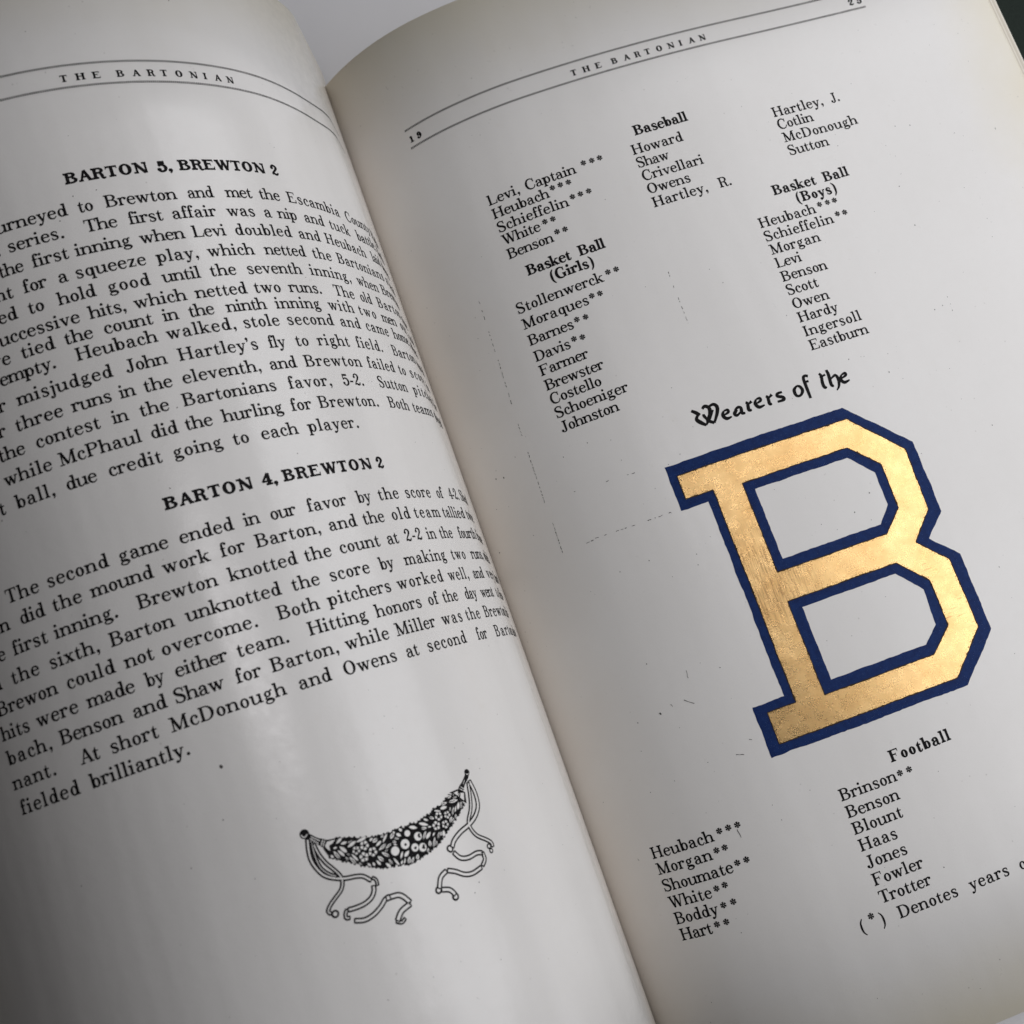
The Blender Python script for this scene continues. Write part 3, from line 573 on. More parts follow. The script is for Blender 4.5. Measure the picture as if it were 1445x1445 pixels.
# ---- right page
RIGHT_WORDS = [
    ('A', 'Levi,', -0.1847, 0.1095, None),
    ('A', 'Captain', -0.1847, 0.1872, 0.2902),
    ('A', 'Heubach', -0.214, 0.1085, 0.2251),
    ('A', 'Schieffelin', -0.2433, 0.1115, 0.2542),
    ('A', 'White', -0.2706, 0.1079, 0.1862),
    ('A', 'Benson', -0.3008, 0.1094, 0.2026),
    ('AB', 'Basket_Ball', -0.346, 0.1319, 0.2907),
    ('AB', '(Girls)', -0.3738, 0.1708, 0.2577),
    ('B', 'Stollenwerck', -0.4092, 0.0911, 0.2645),
    ('B', 'Moraques', -0.442, 0.0916, 0.2221),
    ('B', 'Barnes', -0.4761, 0.0902, 0.179),
    ('B', 'Davis', -0.5098, 0.0885, 0.1604),
    ('B', 'Farmer', -0.5396, 0.0883, 0.1864),
    ('B', 'Brewster', -0.5698, 0.0883, 0.206),
    ('B', 'Costello', -0.5983, 0.0891, 0.1902),
    ('B', 'Schoeniger', -0.6268, 0.0886, 0.2333),
    ('B', 'Johnston', -0.6555, 0.0876, 0.2045),
    ('CB', 'Baseball', -0.147, 0.4247, 0.5381),
    ('C', 'Howard', -0.1849, 0.4073, 0.5137),
    ('C', 'Shaw', -0.2133, 0.406, 0.4736),
    ('C', 'Crivellari', -0.2421, 0.4079, 0.5346),
    ('C', 'Owens', -0.2706, 0.4082, 0.4958),
    ('C', 'Hartley,', -0.2996, 0.4101, 0.521),
    ('C', 'R.', -0.2996, 0.5466, 0.5712),
    ('D', 'Hartley,', -0.1865, 0.7086, 0.8237),
    ('D', 'J.', -0.1865, 0.8422, 0.8615),
    ('D', 'Cotlin', -0.2142, 0.7106, 0.7905),
    ('D', 'McDonough', -0.2435, 0.7115, 0.8788),
    ('D', 'Sutton', -0.2726, 0.7128, 0.8007),
    ('EB', 'Basket_Ball', -0.3443, 0.6448, 0.8142),
    ('EB', '(Boys)', -0.3715, 0.6861, 0.7751),
    ('E', 'Heubach', -0.4017, 0.5929, 0.7152),
    ('E', 'Schieffelin', -0.4309, 0.5917, 0.7427),
    ('E', 'Morgan', -0.4594, 0.5937, 0.7004),
    ('E', 'Levi', -0.488, 0.5909, 0.6464),
    ('E', 'Benson', -0.5174, 0.5924, 0.6908),
    ('E', 'Scott', -0.5463, 0.5918, 0.6586),
    ('E', 'Owen', -0.5755, 0.5937, 0.67),
    ('E', 'Hardy', -0.6043, 0.5915, 0.6771),
    ('E', 'Ingersoll', -0.6336, 0.5919, 0.7151),
    ('E', 'Eastburn', -0.6628, 0.5911, 0.7184),
    ('FB', 'Football', -1.4183, 0.4335, 0.5538),
    ('F', 'Brinson', -1.4507, 0.3249, 0.4323),
    ('F', 'Benson', -1.4813, 0.3255, 0.4245),
    ('F', 'Blount', -1.511, 0.3243, 0.4175),
    ('F', 'Haas', -1.5411, 0.3237, 0.394),
    ('F', 'Jones', -1.5712, 0.3268, 0.4001),
    ('F', 'Fowler', -1.6021, 0.3222, 0.419),
    ('F', 'Trotter', -1.633, 0.3216, 0.4211),
    ('F', 'Denotes', -1.6668, 0.3448, 0.4571),
    ('F', 'years', -1.6668, 0.4813, 0.5589),
    ('G', 'Heubach', -1.4423, -0.0293, 0.0905),
    ('G', 'Morgan', -1.4713, -0.029, 0.0768),
    ('G', 'Shoumate', -1.5022, -0.0319, 0.1036),
    ('G', 'White', -1.5324, -0.031, 0.0521),
    ('G', 'Boddy', -1.5617, -0.0322, 0.0533),
    ('G', 'Hart', -1.5907, -0.0321, 0.0304),
]
SNAP = {'A': .109, 'B': .0888, 'C': .4075, 'D': .711, 'E': .592, 'F': .324, 'G': -.031}
lists = {}
for c, t, y, a0, a1 in RIGHT_WORDS:
    pr = lists.setdefault(c, Print(RIGHT) if len(c) == 1 or True else None)
    if len(c) == 2:
        if t.startswith('('): word(pr, t, a0, a1, y, EM, BOLD, limit=2)
        elif '_' in t:
            f, l = t.split('_'); k = (a1 - a0); word(pr, f, a0, a0 + k * .563, y, EM, BOLD, limit=2); word(pr, l, a0 + k * .665, a1, y, EM, BOLD, limit=2)
        else: word(pr, t, a0, a1, y, EM, BOLD, limit=2)
    else:
        if abs(a0 - SNAP[c]) < .006: a0 = SNAP[c]
        word(pr, t, a0, a1, y, EM, limit=2)
pr = lists['F']; yd = [w[2] for w in RIGHT_WORDS if w[1] == 'Denotes'][0]
word(pr, 'of', .5815, None, yd, EM, limit=2)
letter(pr, '(', .2735, yd, EM, EM, ROMAN); letter(pr, ')', .3095, yd, EM, EM, ROMAN)
STARS = [(0.3089,-0.1691),(0.3259,-0.1695),(0.3421,-0.1692),(0.235,-0.1971),(0.2512,-0.1968),(0.2678,-0.1966),(0.2649,-0.2278),(0.2814,-0.2273),(0.2983,-0.2268),(0.1982,-0.2569),(0.2141,-0.257),(0.213,-0.2842),(0.229,-0.2849),(0.2765,-0.3938),(0.2931,-0.3936),(0.2312,-0.4279),(0.2474,-0.4287),(0.1888,-0.4618),(0.2058,-0.4629),(0.1709,-0.4953),(0.1869,-0.4976),(0.7275,-0.3862),(0.7452,-0.3865),(0.761,-0.3863),(0.7553,-0.4149),(0.7715,-0.4158),(0.4405,-1.4402),(0.4587,-1.4398),(0.1036,-1.4281),(0.1204,-1.4277),(0.1371,-1.4279),(0.087,-1.458),(0.1025,-1.4578),(0.1137,-1.4888),(0.1308,-1.4883),(0.0632,-1.5197),(0.0794,-1.5179),(0.0646,-1.5498),(0.083,-1.5487),(0.0416,-1.5781),(0.0589,-1.5778),(0.298,-1.6457)]
for a, y in STARS:
    c = 'G' if y < -1.4 and a < .2 else 'F' if y < -1.4 else 'E' if a > .5 else 'B' if y < -.38 else 'A'
    letter(lists[c], '*', a - .25 * EM, y - .5 * EM, EM, EM, ROMAN)
for c, pr in lists.items(): pr.build('heading_text' if len(c) == 2 else 'name_list', M_INK, page_r)

BLACK = [[(0.3281,-0.7015,0.0042),(0.3355,-0.7079,0.0056),(0.3403,-0.7145,0.00514)],[(0.3364,-0.7132,0.00327),(0.3319,-0.7203,0.0056),(0.3373,-0.7284,0.00607),(0.3454,-0.7362,0.00374)],[(0.3454,-0.7362,0.00234),(0.3499,-0.7278,0.00327),(0.3474,-0.7182,0.00467),(0.3476,-0.7146,0.00327)],[(0.349,-0.7045,0.00374),(0.3553,-0.7012,0.00514),(0.3617,-0.7069,0.0056),(0.3596,-0.7187,0.00607),(0.352,-0.7285,0.00514),(0.3612,-0.7367,0.00467)],[(0.3627,-0.7042,0.00327),(0.3719,-0.7029,0.00467),(0.3767,-0.7095,0.0056),(0.3728,-0.7207,0.00514),(0.3612,-0.7367,0.00327)],[(0.3454,-0.7362,0.00187),(0.3561,-0.7275,0.00234),(0.3676,-0.7127,0.00234)],[(0.3857,-0.7213,0.0028),(0.3811,-0.7285,0.00514),(0.3858,-0.7366,0.00514),(0.3964,-0.7362,0.00234)],[(0.3857,-0.7213,0.00234),(0.3931,-0.7214,0.0042),(0.3929,-0.7263,0.0042),(0.3826,-0.7291,0.0021)],[(0.4058,-0.7269,0.0028),(0.4135,-0.7232,0.0042),(0.4186,-0.7262,0.00467),(0.4172,-0.7357,0.00514),(0.4232,-0.7377,0.00327)],[(0.4102,-0.7264,0.0042),(0.4036,-0.7324,0.0056),(0.4067,-0.7372,0.0042),(0.4175,-0.7321,0.00234)],[(0.4309,-0.719,0.00374),(0.4338,-0.7225,0.00467),(0.4316,-0.7343,0.00514),(0.4371,-0.7361,0.00327)],[(0.4343,-0.7244,0.00234),(0.4426,-0.7204,0.00467)],[(0.452,-0.7197,0.0028),(0.4475,-0.727,0.00514),(0.4523,-0.7356,0.00514),(0.4639,-0.7349,0.00234)],[(0.452,-0.7197,0.00234),(0.4595,-0.7196,0.0042),(0.4593,-0.7246,0.0042),(0.4493,-0.7276,0.0021)],[(0.472,-0.72,0.00374),(0.4749,-0.7234,0.00467),(0.4737,-0.7356,0.00514),(0.4782,-0.7371,0.0028)],[(0.4754,-0.7253,0.00234),(0.4843,-0.7202,0.00467)],[(0.5048,-0.7218,0.00327),(0.4958,-0.7219,0.0042),(0.4932,-0.7264,0.00467),(0.5027,-0.7317,0.00514),(0.5025,-0.7367,0.00467),(0.4896,-0.737,0.00327)],[(0.5365,-0.7193,0.0028),(0.5287,-0.7256,0.00514),(0.5288,-0.7365,0.00467),(0.5366,-0.7388,0.00374),(0.5437,-0.7317,0.00514),(0.5422,-0.7228,0.00467),(0.5361,-0.7191,0.0028)],[(0.565,-0.7079,0.0042),(0.559,-0.7055,0.0042),(0.5547,-0.7098,0.00467),(0.5538,-0.7273,0.00514),(0.5533,-0.7499,0.0042)],[(0.5517,-0.7169,0.0028),(0.5624,-0.7173,0.00374)],[(0.5872,-0.7097,0.00374),(0.5899,-0.7156,0.00467),(0.5869,-0.73,0.00514),(0.588,-0.7385,0.00514),(0.5925,-0.7389,0.00234)],[(0.586,-0.7175,0.0028),(0.5984,-0.7152,0.00327)],[(0.604,-0.7072,0.0042),(0.6047,-0.7177,0.00514),(0.6024,-0.7373,0.00514),(0.6067,-0.7407,0.00327)],[(0.6063,-0.7263,0.00234),(0.6173,-0.7221,0.0042),(0.6199,-0.7325,0.00514),(0.6158,-0.744,0.00374),(0.6089,-0.7508,0.00187)],[(0.6292,-0.7252,0.0028),(0.6242,-0.7326,0.00514),(0.6292,-0.7405,0.00514),(0.641,-0.739,0.00234)],[(0.6292,-0.7252,0.00234),(0.637,-0.7237,0.0042),(0.6372,-0.7281,0.0042),(0.6263,-0.7319,0.0021)]]
pr = Print(RIGHT)
for l in BLACK: pr.stroke([(a, y, w * 1.28) for a, y, w in l], per=6)
pr.build('caption_text', M_INK, page_r)

# ---- the big letter
EMB = {'outer': [(0.244,-0.7817),(0.6047,-0.7899),(0.7119,-0.888),(0.7107,-1.0292),(0.6655,-1.0695),(0.7121,-1.1148),(0.7107,-1.2613),(0.6235,-1.3465),(0.2359,-1.3338),(0.2349,-1.2485),(0.2904,-1.2449),(0.3021,-0.8738),(0.2419,-0.8705)],'gold': [(0.2603,-0.8034),(0.6043,-0.8136),(0.6922,-0.8975),(0.6873,-1.0176),(0.6378,-1.0684),(0.6875,-1.1177),(0.6882,-1.2502),(0.6104,-1.3264),(0.2569,-1.3172),(0.2573,-1.2621),(0.3114,-1.2653),(0.3133,-0.856),(0.2573,-0.8537)],'g1': [(0.3665,-0.8588),(0.5828,-0.8633),(0.6336,-0.9103),(0.6322,-0.9969),(0.5902,-1.0378),(0.3689,-1.0344)],'h1': [(0.387,-0.8761),(0.5749,-0.8817),(0.6157,-0.9213),(0.6147,-0.9852),(0.5864,-1.0172),(0.3858,-1.0148)],'g2': [(0.3649,-1.0888),(0.5843,-1.0946),(0.6337,-1.142),(0.6327,-1.2292),(0.5842,-1.2723),(0.3661,-1.2653)],'h2': [(0.388,-1.1057),(0.5758,-1.1138),(0.6155,-1.1537),(0.6111,-1.2201),(0.5785,-1.25),(0.3856,-1.2454)]}
def avg(k, groups):
    P = [list(p) for p in EMB[k]]
    for ax, g in groups:
        m = sum(P[i][ax] for i in g) / len(g)
        for i in g: P[i][ax] = m
    return [tuple(p) for p in P]
oc = [(1, (0, 1)), (1, (7, 8)), (1, (9, 10)), (1, (11, 12)), (0, (0, 12)), (0, (10, 11)), (0, (8, 9))]
hc = [(1, (0, 1)), (1, (4, 5)), (0, (0, 5))]
outer = avg('outer', oc); gold = avg('gold', oc); g1, h1, g2, h2 = (avg(k, hc) for k in ('g1', 'h1', 'g2', 'h2'))
def rough(poly, amp, step=.006):
    """a cut outline whose printed edge wavers a little"""
    out = []; n = len(poly)
    for i in range(n):
        (x0, y0), (x1, y1) = poly[i], poly[(i + 1) % n]; l = math.hypot(x1 - x0, y1 - y0); k = max(1, int(l / step)); nx, ny = -(y1 - y0) / l, (x1 - x0) / l
        slow = 0.0
        for j in range(k):
            t = j / k; slow = .75 * slow + random.uniform(-1, 1) * amp * .7; w = 0 if j == 0 else slow + random.uniform(-1, 1) * amp * .35
            out.append((x0 + (x1 - x0) * t + nx * w, y0 + (y1 - y0) * t + ny * w))
    return out
def tess(pr, loops, lift, m=0):
    pts = [p for l in loops for p in l]
    for t in tessellate_polygon([[Vector((p[0], p[1], 0)) for p in l] for l in loops]): pr.add([pts[i] for i in t], lift, m)
pr = Print(RIGHT); tess(pr, [rough(outer, .0009), rough(h1, .0007)[::-1], rough(h2, .0007)[::-1]], 24e-6)
pr.build('emblem_border', M_BLUE, page_r)
rg, r1, r2 = rough(gold, .0005, .004), rough(g1, .0005, .004), rough(g2, .0005, .004)
pr = Print(RIGHT); tess(pr, [rg, r1[::-1], r2[::-1]], 48e-6)
for loop, sgn in ((rg, 1), (r1, -1), (r2, -1)):            # the gold overlaps the blue in a ragged dark seam
    n = len(loop); ccw = sum(loop[i][0] * loop[(i + 1) % n][1] - loop[(i + 1) % n][0] * loop[i][1] for i in range(n)) > 0
    W = [random.uniform(.0012, .0026) if random.random() < .8 else random.uniform(.0004, .004) for _ in loop]
    for i in range(n):
        (x0, y0), (x1, y1) = loop[i], loop[(i + 1) % n]; l = math.hypot(x1 - x0, y1 - y0) or 1; nx, ny = (-(y1 - y0) / l, (x1 - x0) / l)
        k = (1 if ccw else -1) * sgn; w0, w1 = W[i] * k, W[(i + 1) % n] * k
        pr.add([(x0 - nx * w0 * .5, y0 - ny * w0 * .5), (x1 - nx * w1 * .5, y1 - ny * w1 * .5), (x1 + nx * w1 * .5, y1 + ny * w1 * .5), (x0 + nx * w0 * .5, y0 + ny * w0 * .5)], 72e-6, 1)
        for _ in range(2):
            if random.random() < .5:
                t = random.random(); d = random.uniform(.001, .0045) * k; r = random.uniform(.0003, .0008)
                pr.disc(x0 + (x1 - x0) * t + nx * d, y0 + (y1 - y0) * t + ny * d, r, 76e-6, 1, 6, wob=.3)
pr.build('emblem_face', [M_GOLD, M_EDGE], page_r)

# ---- offset marks and specks of ink
pr = Print(RIGHT)
for (a, b) in [[(0.0241,-0.3505),(0.0239,-0.3562)],[(0.0233,-0.3699),(0.0231,-0.3738)],[(0.0228,-0.3824),(0.0224,-0.3902)],[(0.0214,-0.4141),(0.0213,-0.417)],[(0.0211,-0.4207),(0.021,-0.4231)],[(0.0207,-0.4303),(0.0207,-0.4326)],[(0.0203,-0.44),(0.0201,-0.4463)],[(0.0199,-0.4509),(0.0196,-0.4573)],[(0.0195,-0.474),(0.0194,-0.4762)],[(0.0191,-0.481),(0.0189,-0.4848)],[(0.0187,-0.4884),(0.0185,-0.4923)],[(0.0182,-0.4986),(0.0179,-0.5035)],[(0.0178,-0.5056),(0.0175,-0.5111)],[(0.0171,-0.5188),(0.0168,-0.5228)],[(0.0167,-0.5253),(0.0165,-0.5298)],[(0.0158,-0.5426),(0.0153,-0.5508)],[(0.015,-0.5568),(0.0146,-0.5642)],[(0.0129,-0.6048),(0.0128,-0.6092)],[(0.0127,-0.6107),(0.0125,-0.6168)],[(0.0125,-0.6193),(0.0123,-0.6236)],[(0.0123,-0.6254),(0.0122,-0.6299)],[(0.0121,-0.6631),(0.012,-0.6668)],[(0.0119,-0.6689),(0.0118,-0.6738)],[(0.0116,-0.6792),(0.0115,-0.6848)],[(0.0114,-0.6869),(0.0113,-0.6906)],[(0.0112,-0.6932),(0.0111,-0.6965)],[(0.0111,-0.6983),(0.0109,-0.7035)],[(0.0109,-0.7051),(0.0107,-0.7101)],[(0.0106,-0.7124),(0.0105,-0.7187)],[(0.0103,-0.7229),(0.0101,-0.7291)],[(0.01,-0.7329),(0.0099,-0.7372)],[(0.0098,-0.7408),(0.0097,-0.7449)],[(0.0096,-0.7479),(0.0095,-0.7519)],[(0.0094,-0.7545),(0.0093,-0.7569)],[(0.0093,-0.7588),(0.009,-0.7662)],[(0.0101,-0.8068),(0.0099,-0.813)],[(0.0099,-0.8157),(0.0097,-0.8221)],[(0.0096,-0.8243),(0.0094,-0.8299)],[(0.0094,-0.8313),(0.0093,-0.8338)],[(0.0093,-0.8354),(0.0092,-0.8383)],[(0.0091,-0.8398),(0.0091,-0.8426)],[(0.009,-0.845),(0.0089,-0.8481)],[(0.0087,-0.8535),(0.0086,-0.8596)],[(0.0085,-0.8619),(0.0084,-0.8659)],[(0.0576,-0.8666),(0.0653,-0.8662)],[(0.0678,-0.8661),(0.0738,-0.8658)],[(0.0773,-0.8643),(0.0843,-0.8646)],[(0.0946,-0.865),(0.1005,-0.8653)],[(0.1179,-0.8658),(0.1236,-0.866)],[(0.1278,-0.8662),(0.133,-0.8663)],[(0.1358,-0.8664),(0.1388,-0.8665)],[(0.1485,-0.8667),(0.1551,-0.8669)],[(0.1795,-0.8675),(0.1864,-0.8676)],[(0.1928,-0.8677),(0.1953,-0.8678)],[(0.2009,-0.8679),(0.2083,-0.868)],[(0.2196,-0.8681),(0.2244,-0.8682)],[(0.3853,-0.4315),(0.3852,-0.435)],[(0.3851,-0.438),(0.385,-0.4406)],[(0.3844,-0.4608),(0.3843,-0.4643)],[(0.3849,-0.4855),(0.3848,-0.4902)],[(0.3848,-0.4919),(0.3848,-0.4953)],[(0.3847,-0.5039),(0.3847,-0.5101)],[(0.3847,-0.5151),(0.3846,-0.5189)],[(0.3846,-0.5261),(0.3845,-0.5342)],[(0.3845,-0.5387),(0.3845,-0.5391)],[(0.0702,-0.7681),(0.0728,-0.7683)],[(0.1336,-0.7726),(0.1387,-0.7729)],[(0.1732,-0.7749),(0.1761,-0.775)],[(0.1829,-0.7754),(0.1889,-0.7757)],[(1.1591,-0.3292),(1.1585,-0.3338)],[(0.1484,-1.146),(0.1471,-1.1602)],[(0.1791,-1.3142),(0.192,-1.3186)],[(0.1019,-1.1938),(0.103,-1.1982)],[(0.076,-1.2009),(0.0787,-1.2045)],[(0.1261,-1.1942),(0.1417,-1.2063)],[(0.21,-1.2962),(0.2142,-1.299)],[(-0.0618,-1.4347),(-0.0605,-1.4389)],[(0.1341,-1.4347),(0.1358,-1.4507)]]:
    w = random.uniform(.0008, .0015); n = 4
    pr.stroke([(a[0] + (b[0] - a[0]) * k / n + random.uniform(-1, 1) * .0005, a[1] + (b[1] - a[1]) * k / n + random.uniform(-1, 1) * .0005, w * random.uniform(.45, 1.15)) for k in range(n + 1)], per=2)
for a, y, w in [(0.5894,-0.954,0.00188),(0.5477,-0.9793,0.00153),(0.4787,-0.9802,0.00118),(0.9834,-0.276,0.00129),(0.9518,-0.2692,0.00118),(0.6558,-0.7005,0.00153),(0.9028,-0.4805,0.00141),(0.9057,-0.3943,0.00118),(0.2364,-0.9752,0.00118),(0.2409,-0.9561,0.00118),(0.0323,-1.2052,0.00118),(0.2071,-1.1615,0.00141),(0.078,-1.2029,0.00212),(0.099,-0.9383,0.00118),(0.1561,-0.9375,0.00106),(0.0859,-1.1117,0.00118),(-0.0736,-0.6827,0.00129),(-0.0554,-0.6874,0.00165),(-0.1278,-0.8153,0.00141),(-0.0164,-0.6612,0.00118),(0.724,-0.7474,0.00141),(0.207,-1.4158,0.00094),(0.2784,-1.4138,0.00094),(0.2128,-1.4447,0.00106),(0.0775,-1.6022,0.00118),(0.4509,-1.6143,0.00106),(0.0596,-1.3226,0.00082),(0.0094,-1.3286,0.00094),(0.0742,-0.6993,0.00106),(0.126,-0.6915,0.00118),(0.1685,-0.7024,0.00094),(0.4777,-0.4841,0.00118),(0.4628,-0.4507,0.00106),(0.6521,-0.5383,0.00106),(0.5721,-0.5826,0.00106),(0.7807,-0.5514,0.00106),(0.8817,-0.9064,0.00118),(0.7192,-0.9151,0.00106),(0.776,-1.162,0.00106),(0.8465,-0.7763,0.00094),(0.868,-0.6564,0.00118),(0.8874,-0.6528,0.00106),(0.9048,-0.6394,0.00118),(0.9043,-0.6547,0.00094),(0.9029,-0.6681,0.00106)]: pr.disc(a, y, w * .75, n=9, wob=.35, ry=w * random.uniform(.6, 1.2))
for _ in range(260):
    pr.disc(random.uniform(-.1, 1.2), random.uniform(-1.85, .2), random.uniform(.0003, .00075), n=7, wob=.4)
pr.build('ink_specks', M_FAINT, page_r)
pr = Print(LEFT)
for a, y, w in [(-0.6689,-1.0503,0.00274),(-0.6869,-1.121,0.00116),(-0.9057,-1.1405,0.00084),(-0.6343,-0.1173,0.00105),(-0.634,-0.1484,0.00126),(-0.5977,-0.1451,0.00116),(-0.5216,0.0928,0.00074),(-0.5792,-0.5202,0.00105),(-0.3832,0.1991,0.00105),(-0.6688,-1.2115,0.00105),(-0.4064,-1.2294,0.00095),(-0.3539,-1.334,0.00105),(-0.3673,-1.3452,0.00095),(-0.6177,-1.144,0.00084),(-0.4823,-1.1501,0.00074),(-0.6237,-0.6393,0.00126),(-0.8715,-0.6049,0.00137),(-0.2636,-0.6637,0.00084),(-0.42,-0.6292,0.00095),(-0.7466,-1.1683,0.00084),(-0.59,-1.0708,0.00084),(-0.6628,-0.1842,0.00126),(-0.0976,0.0706,0.00095)]: pr.disc(a, y, w * .75, n=9, wob=.35, ry=w * random.uniform(.6, 1.2))
for _ in range(170): pr.disc(random.uniform(-1.15, .0), random.uniform(-1.75, .28), random.uniform(.0003, .0007), n=7, wob=.4)
pr.build('ink_specks', M_FAINT, page_l)

# ---- the garland at the foot of the report
K0, K1, K2, K3 = 30e-6, 55e-6, 80e-6, 105e-6
pr = Print(LEFT)
def two(pts, line=.0025):
    pts = [(a, y, w * 1.12) for a, y, w in pts]; pr.stroke(pts, K0, 0, 6); pr.stroke(pts, K1, 1, 6, grow=-2 * line)
RIBS = [[(-0.5818,-1.1921,0.00539),(-0.5825,-1.2131,0.00539),(-0.5793,-1.2301,0.00539),(-0.571,-1.2417,0.00539),(-0.5621,-1.2477,0.00539)],[(-0.5794,-1.1951,0.00602),(-0.5771,-1.2098,0.00602),(-0.5712,-1.2252,0.00602),(-0.5632,-1.2378,0.00602),(-0.5572,-1.2496,0.00602),(-0.5571,-1.2586,0.00602),(-0.5619,-1.2673,0.00602),(-0.5717,-1.2741,0.00602),(-0.5815,-1.2808,0.00602),(-0.5876,-1.2879,0.00602),(-0.5849,-1.2931,0.00602)],[(-0.5854,-1.1859,0.00664),(-0.5888,-1.2023,0.00664),(-0.589,-1.2165,0.00664),(-0.584,-1.2315,0.00664),(-0.5767,-1.2422,0.00664),(-0.5649,-1.2498,0.00664),(-0.5512,-1.255,0.00664),(-0.5355,-1.258,0.00664),(-0.5261,-1.2618,0.00664),(-0.5178,-1.2708,0.00664)],[(-0.515,-1.2678,0.00539),(-0.5106,-1.2724,0.00539),(-0.5107,-1.2804,0.00539)],[(-0.5165,-1.2788,0.00705),(-0.5184,-1.286,0.00705),(-0.5248,-1.2931,0.00705),(-0.5363,-1.2972,0.00705),(-0.5499,-1.2977,0.00705),(-0.5611,-1.2966,0.00705)],[(-0.5624,-1.2955,0.00581),(-0.5662,-1.3004,0.00581),(-0.5667,-1.3059,0.00581),(-0.5619,-1.3073,0.00581)],[(-0.5568,-1.3136,0.00726),(-0.5432,-1.3177,0.00726),(-0.5291,-1.3158,0.00726),(-0.5156,-1.3094,0.00726),(-0.5062,-1.3024,0.00726),(-0.4988,-1.301,0.00726)],[(-0.5047,-1.3021,0.00797),(-0.4843,-1.3047,0.00797),(-0.4724,-1.3198,0.00797)],[(-0.4731,-1.3218,0.00841),(-0.489,-1.3264,0.00841),(-0.4986,-1.3363,0.00841)],[(-0.5007,-1.3366,0.00575),(-0.4933,-1.3406,0.00575),(-0.4871,-1.3373,0.00575)],[(-0.3127,-1.1925,0.00668),(-0.3175,-1.2124,0.00668),(-0.3244,-1.2298,0.00668),(-0.336,-1.2455,0.00668),(-0.3367,-1.2565,0.00668),(-0.3298,-1.27,0.00668),(-0.3149,-1.2812,0.00668),(-0.307,-1.2886,0.00668),(-0.3067,-1.2951,0.00668)],[(-0.3094,-1.1902,0.00784),(-0.3058,-1.2093,0.00784),(-0.3079,-1.2283,0.00784),(-0.3186,-1.2413,0.00784),(-0.336,-1.2503,0.00784),(-0.3576,-1.2561,0.00784),(-0.3729,-1.2636,0.00784),(-0.3798,-1.2715,0.00784)],[(-0.3804,-1.2791,0.00755),(-0.3722,-1.2903,0.00755),(-0.3579,-1.2948,0.00755),(-0.3407,-1.2938,0.00755),(-0.3302,-1.297,0.00755)],[(-0.3299,-1.2963,0.00697),(-0.3297,-1.3068,0.00697),(-0.3381,-1.3142,0.00697)],[(-0.3409,-1.3156,0.00755),(-0.3599,-1.3181,0.00755),(-0.3746,-1.3145,0.00755),(-0.3884,-1.3052,0.00755),(-0.4004,-1.2996,0.00755)],[(-0.4023,-1.2994,0.00784),(-0.4147,-1.3049,0.00784),(-0.4222,-1.3183,0.00784)],[(-0.4194,-1.3213,0.00784),(-0.4066,-1.3264,0.00784),(-0.4005,-1.3356,0.00784)]]
for l in RIBS:
    a, b = l[0], l[-1]; two(l)
    for e, f in ((l[0], l[1]), (l[-1], l[-2])):                                  # closing lines of the ribbon ends
        d = math.hypot(f[0] - e[0], f[1] - e[1]); tx, ty = (f[0] - e[0]) / d, (f[1] - e[1]) / d
        pr.stroke([(e[0] - ty * e[2] * .45, e[1] + tx * e[2] * .45, .0019), (e[0] + ty * e[2] * .45, e[1] - tx * e[2] * .45, .0019)], K2)
BODY = [(-0.5648,-1.2191),(-0.5535,-1.2078),(-0.5456,-1.1973),(-0.5339,-1.2026),(-0.5247,-1.2055),(-0.5178,-1.2088),(-0.5092,-1.2103),(-0.4946,-1.2153),(-0.4831,-1.2163),(-0.4752,-1.2176),(-0.4732,-1.2179),(-0.4666,-1.2181),(-0.4621,-1.2175),(-0.4517,-1.216),(-0.4455,-1.2194),(-0.4396,-1.2171),(-0.432,-1.2172),(-0.4259,-1.2196),(-0.4119,-1.2154),(-0.3953,-1.2142),(-0.3919,-1.2108),(-0.3856,-1.2089),(-0.3747,-1.2079),(-0.3545,-1.1977),(-0.342,-1.2067),(-0.3323,-1.2195),(-0.3537,-1.2334),(-0.3657,-1.2409),(-0.3782,-1.247),(-0.3982,-1.2586),(-0.4105,-1.2627),(-0.4279,-1.267),(-0.443,-1.2698),(-0.4523,-1.2714),(-0.4594,-1.2706),(-0.4642,-1.267),(-0.4714,-1.2668),(-0.474,-1.2639),(-0.4827,-1.2648),(-0.4924,-1.262),(-0.4965,-1.2611),(-0.5119,-1.2521),(-0.523,-1.2477),(-0.535,-1.2398),(-0.5515,-1.229),(-0.562,-1.2207)]
def inside(p, poly):
    c = False; j = len(poly) - 1
    for i in range(len(poly)):
        if (poly[i][1] > p[1]) != (poly[j][1] > p[1]) and p[0] < (poly[j][0] - poly[i][0]) * (p[1] - poly[i][1]) / (poly[j][1] - poly[i][1]) + poly[i][0]: c = not c
        j = i
    return c
tess(pr, [rough(BODY, .0007, .003)], K0)
FL = [(-0.5115,-1.2221,0.00643),(-0.5248,-1.2243,0.0056),(-0.5026,-1.2345,0.00643),(-0.517,-1.2368,0.00664),(-0.3855,-1.2222,0.00622),(-0.3704,-1.2249,0.00539),(-0.3943,-1.2337,0.00643),(-0.3789,-1.2368,0.00581)]
BE = [(a, y, r * 1.18) for a, y, r in [(-0.4703,-1.2452,0.00602),(-0.4523,-1.2413,0.00643),(-0.4391,-1.2511,0.00539),(-0.4272,-1.2551,0.00571),(-0.429,-1.2379,0.00571),(-0.4438,-1.2283,0.00415)]]
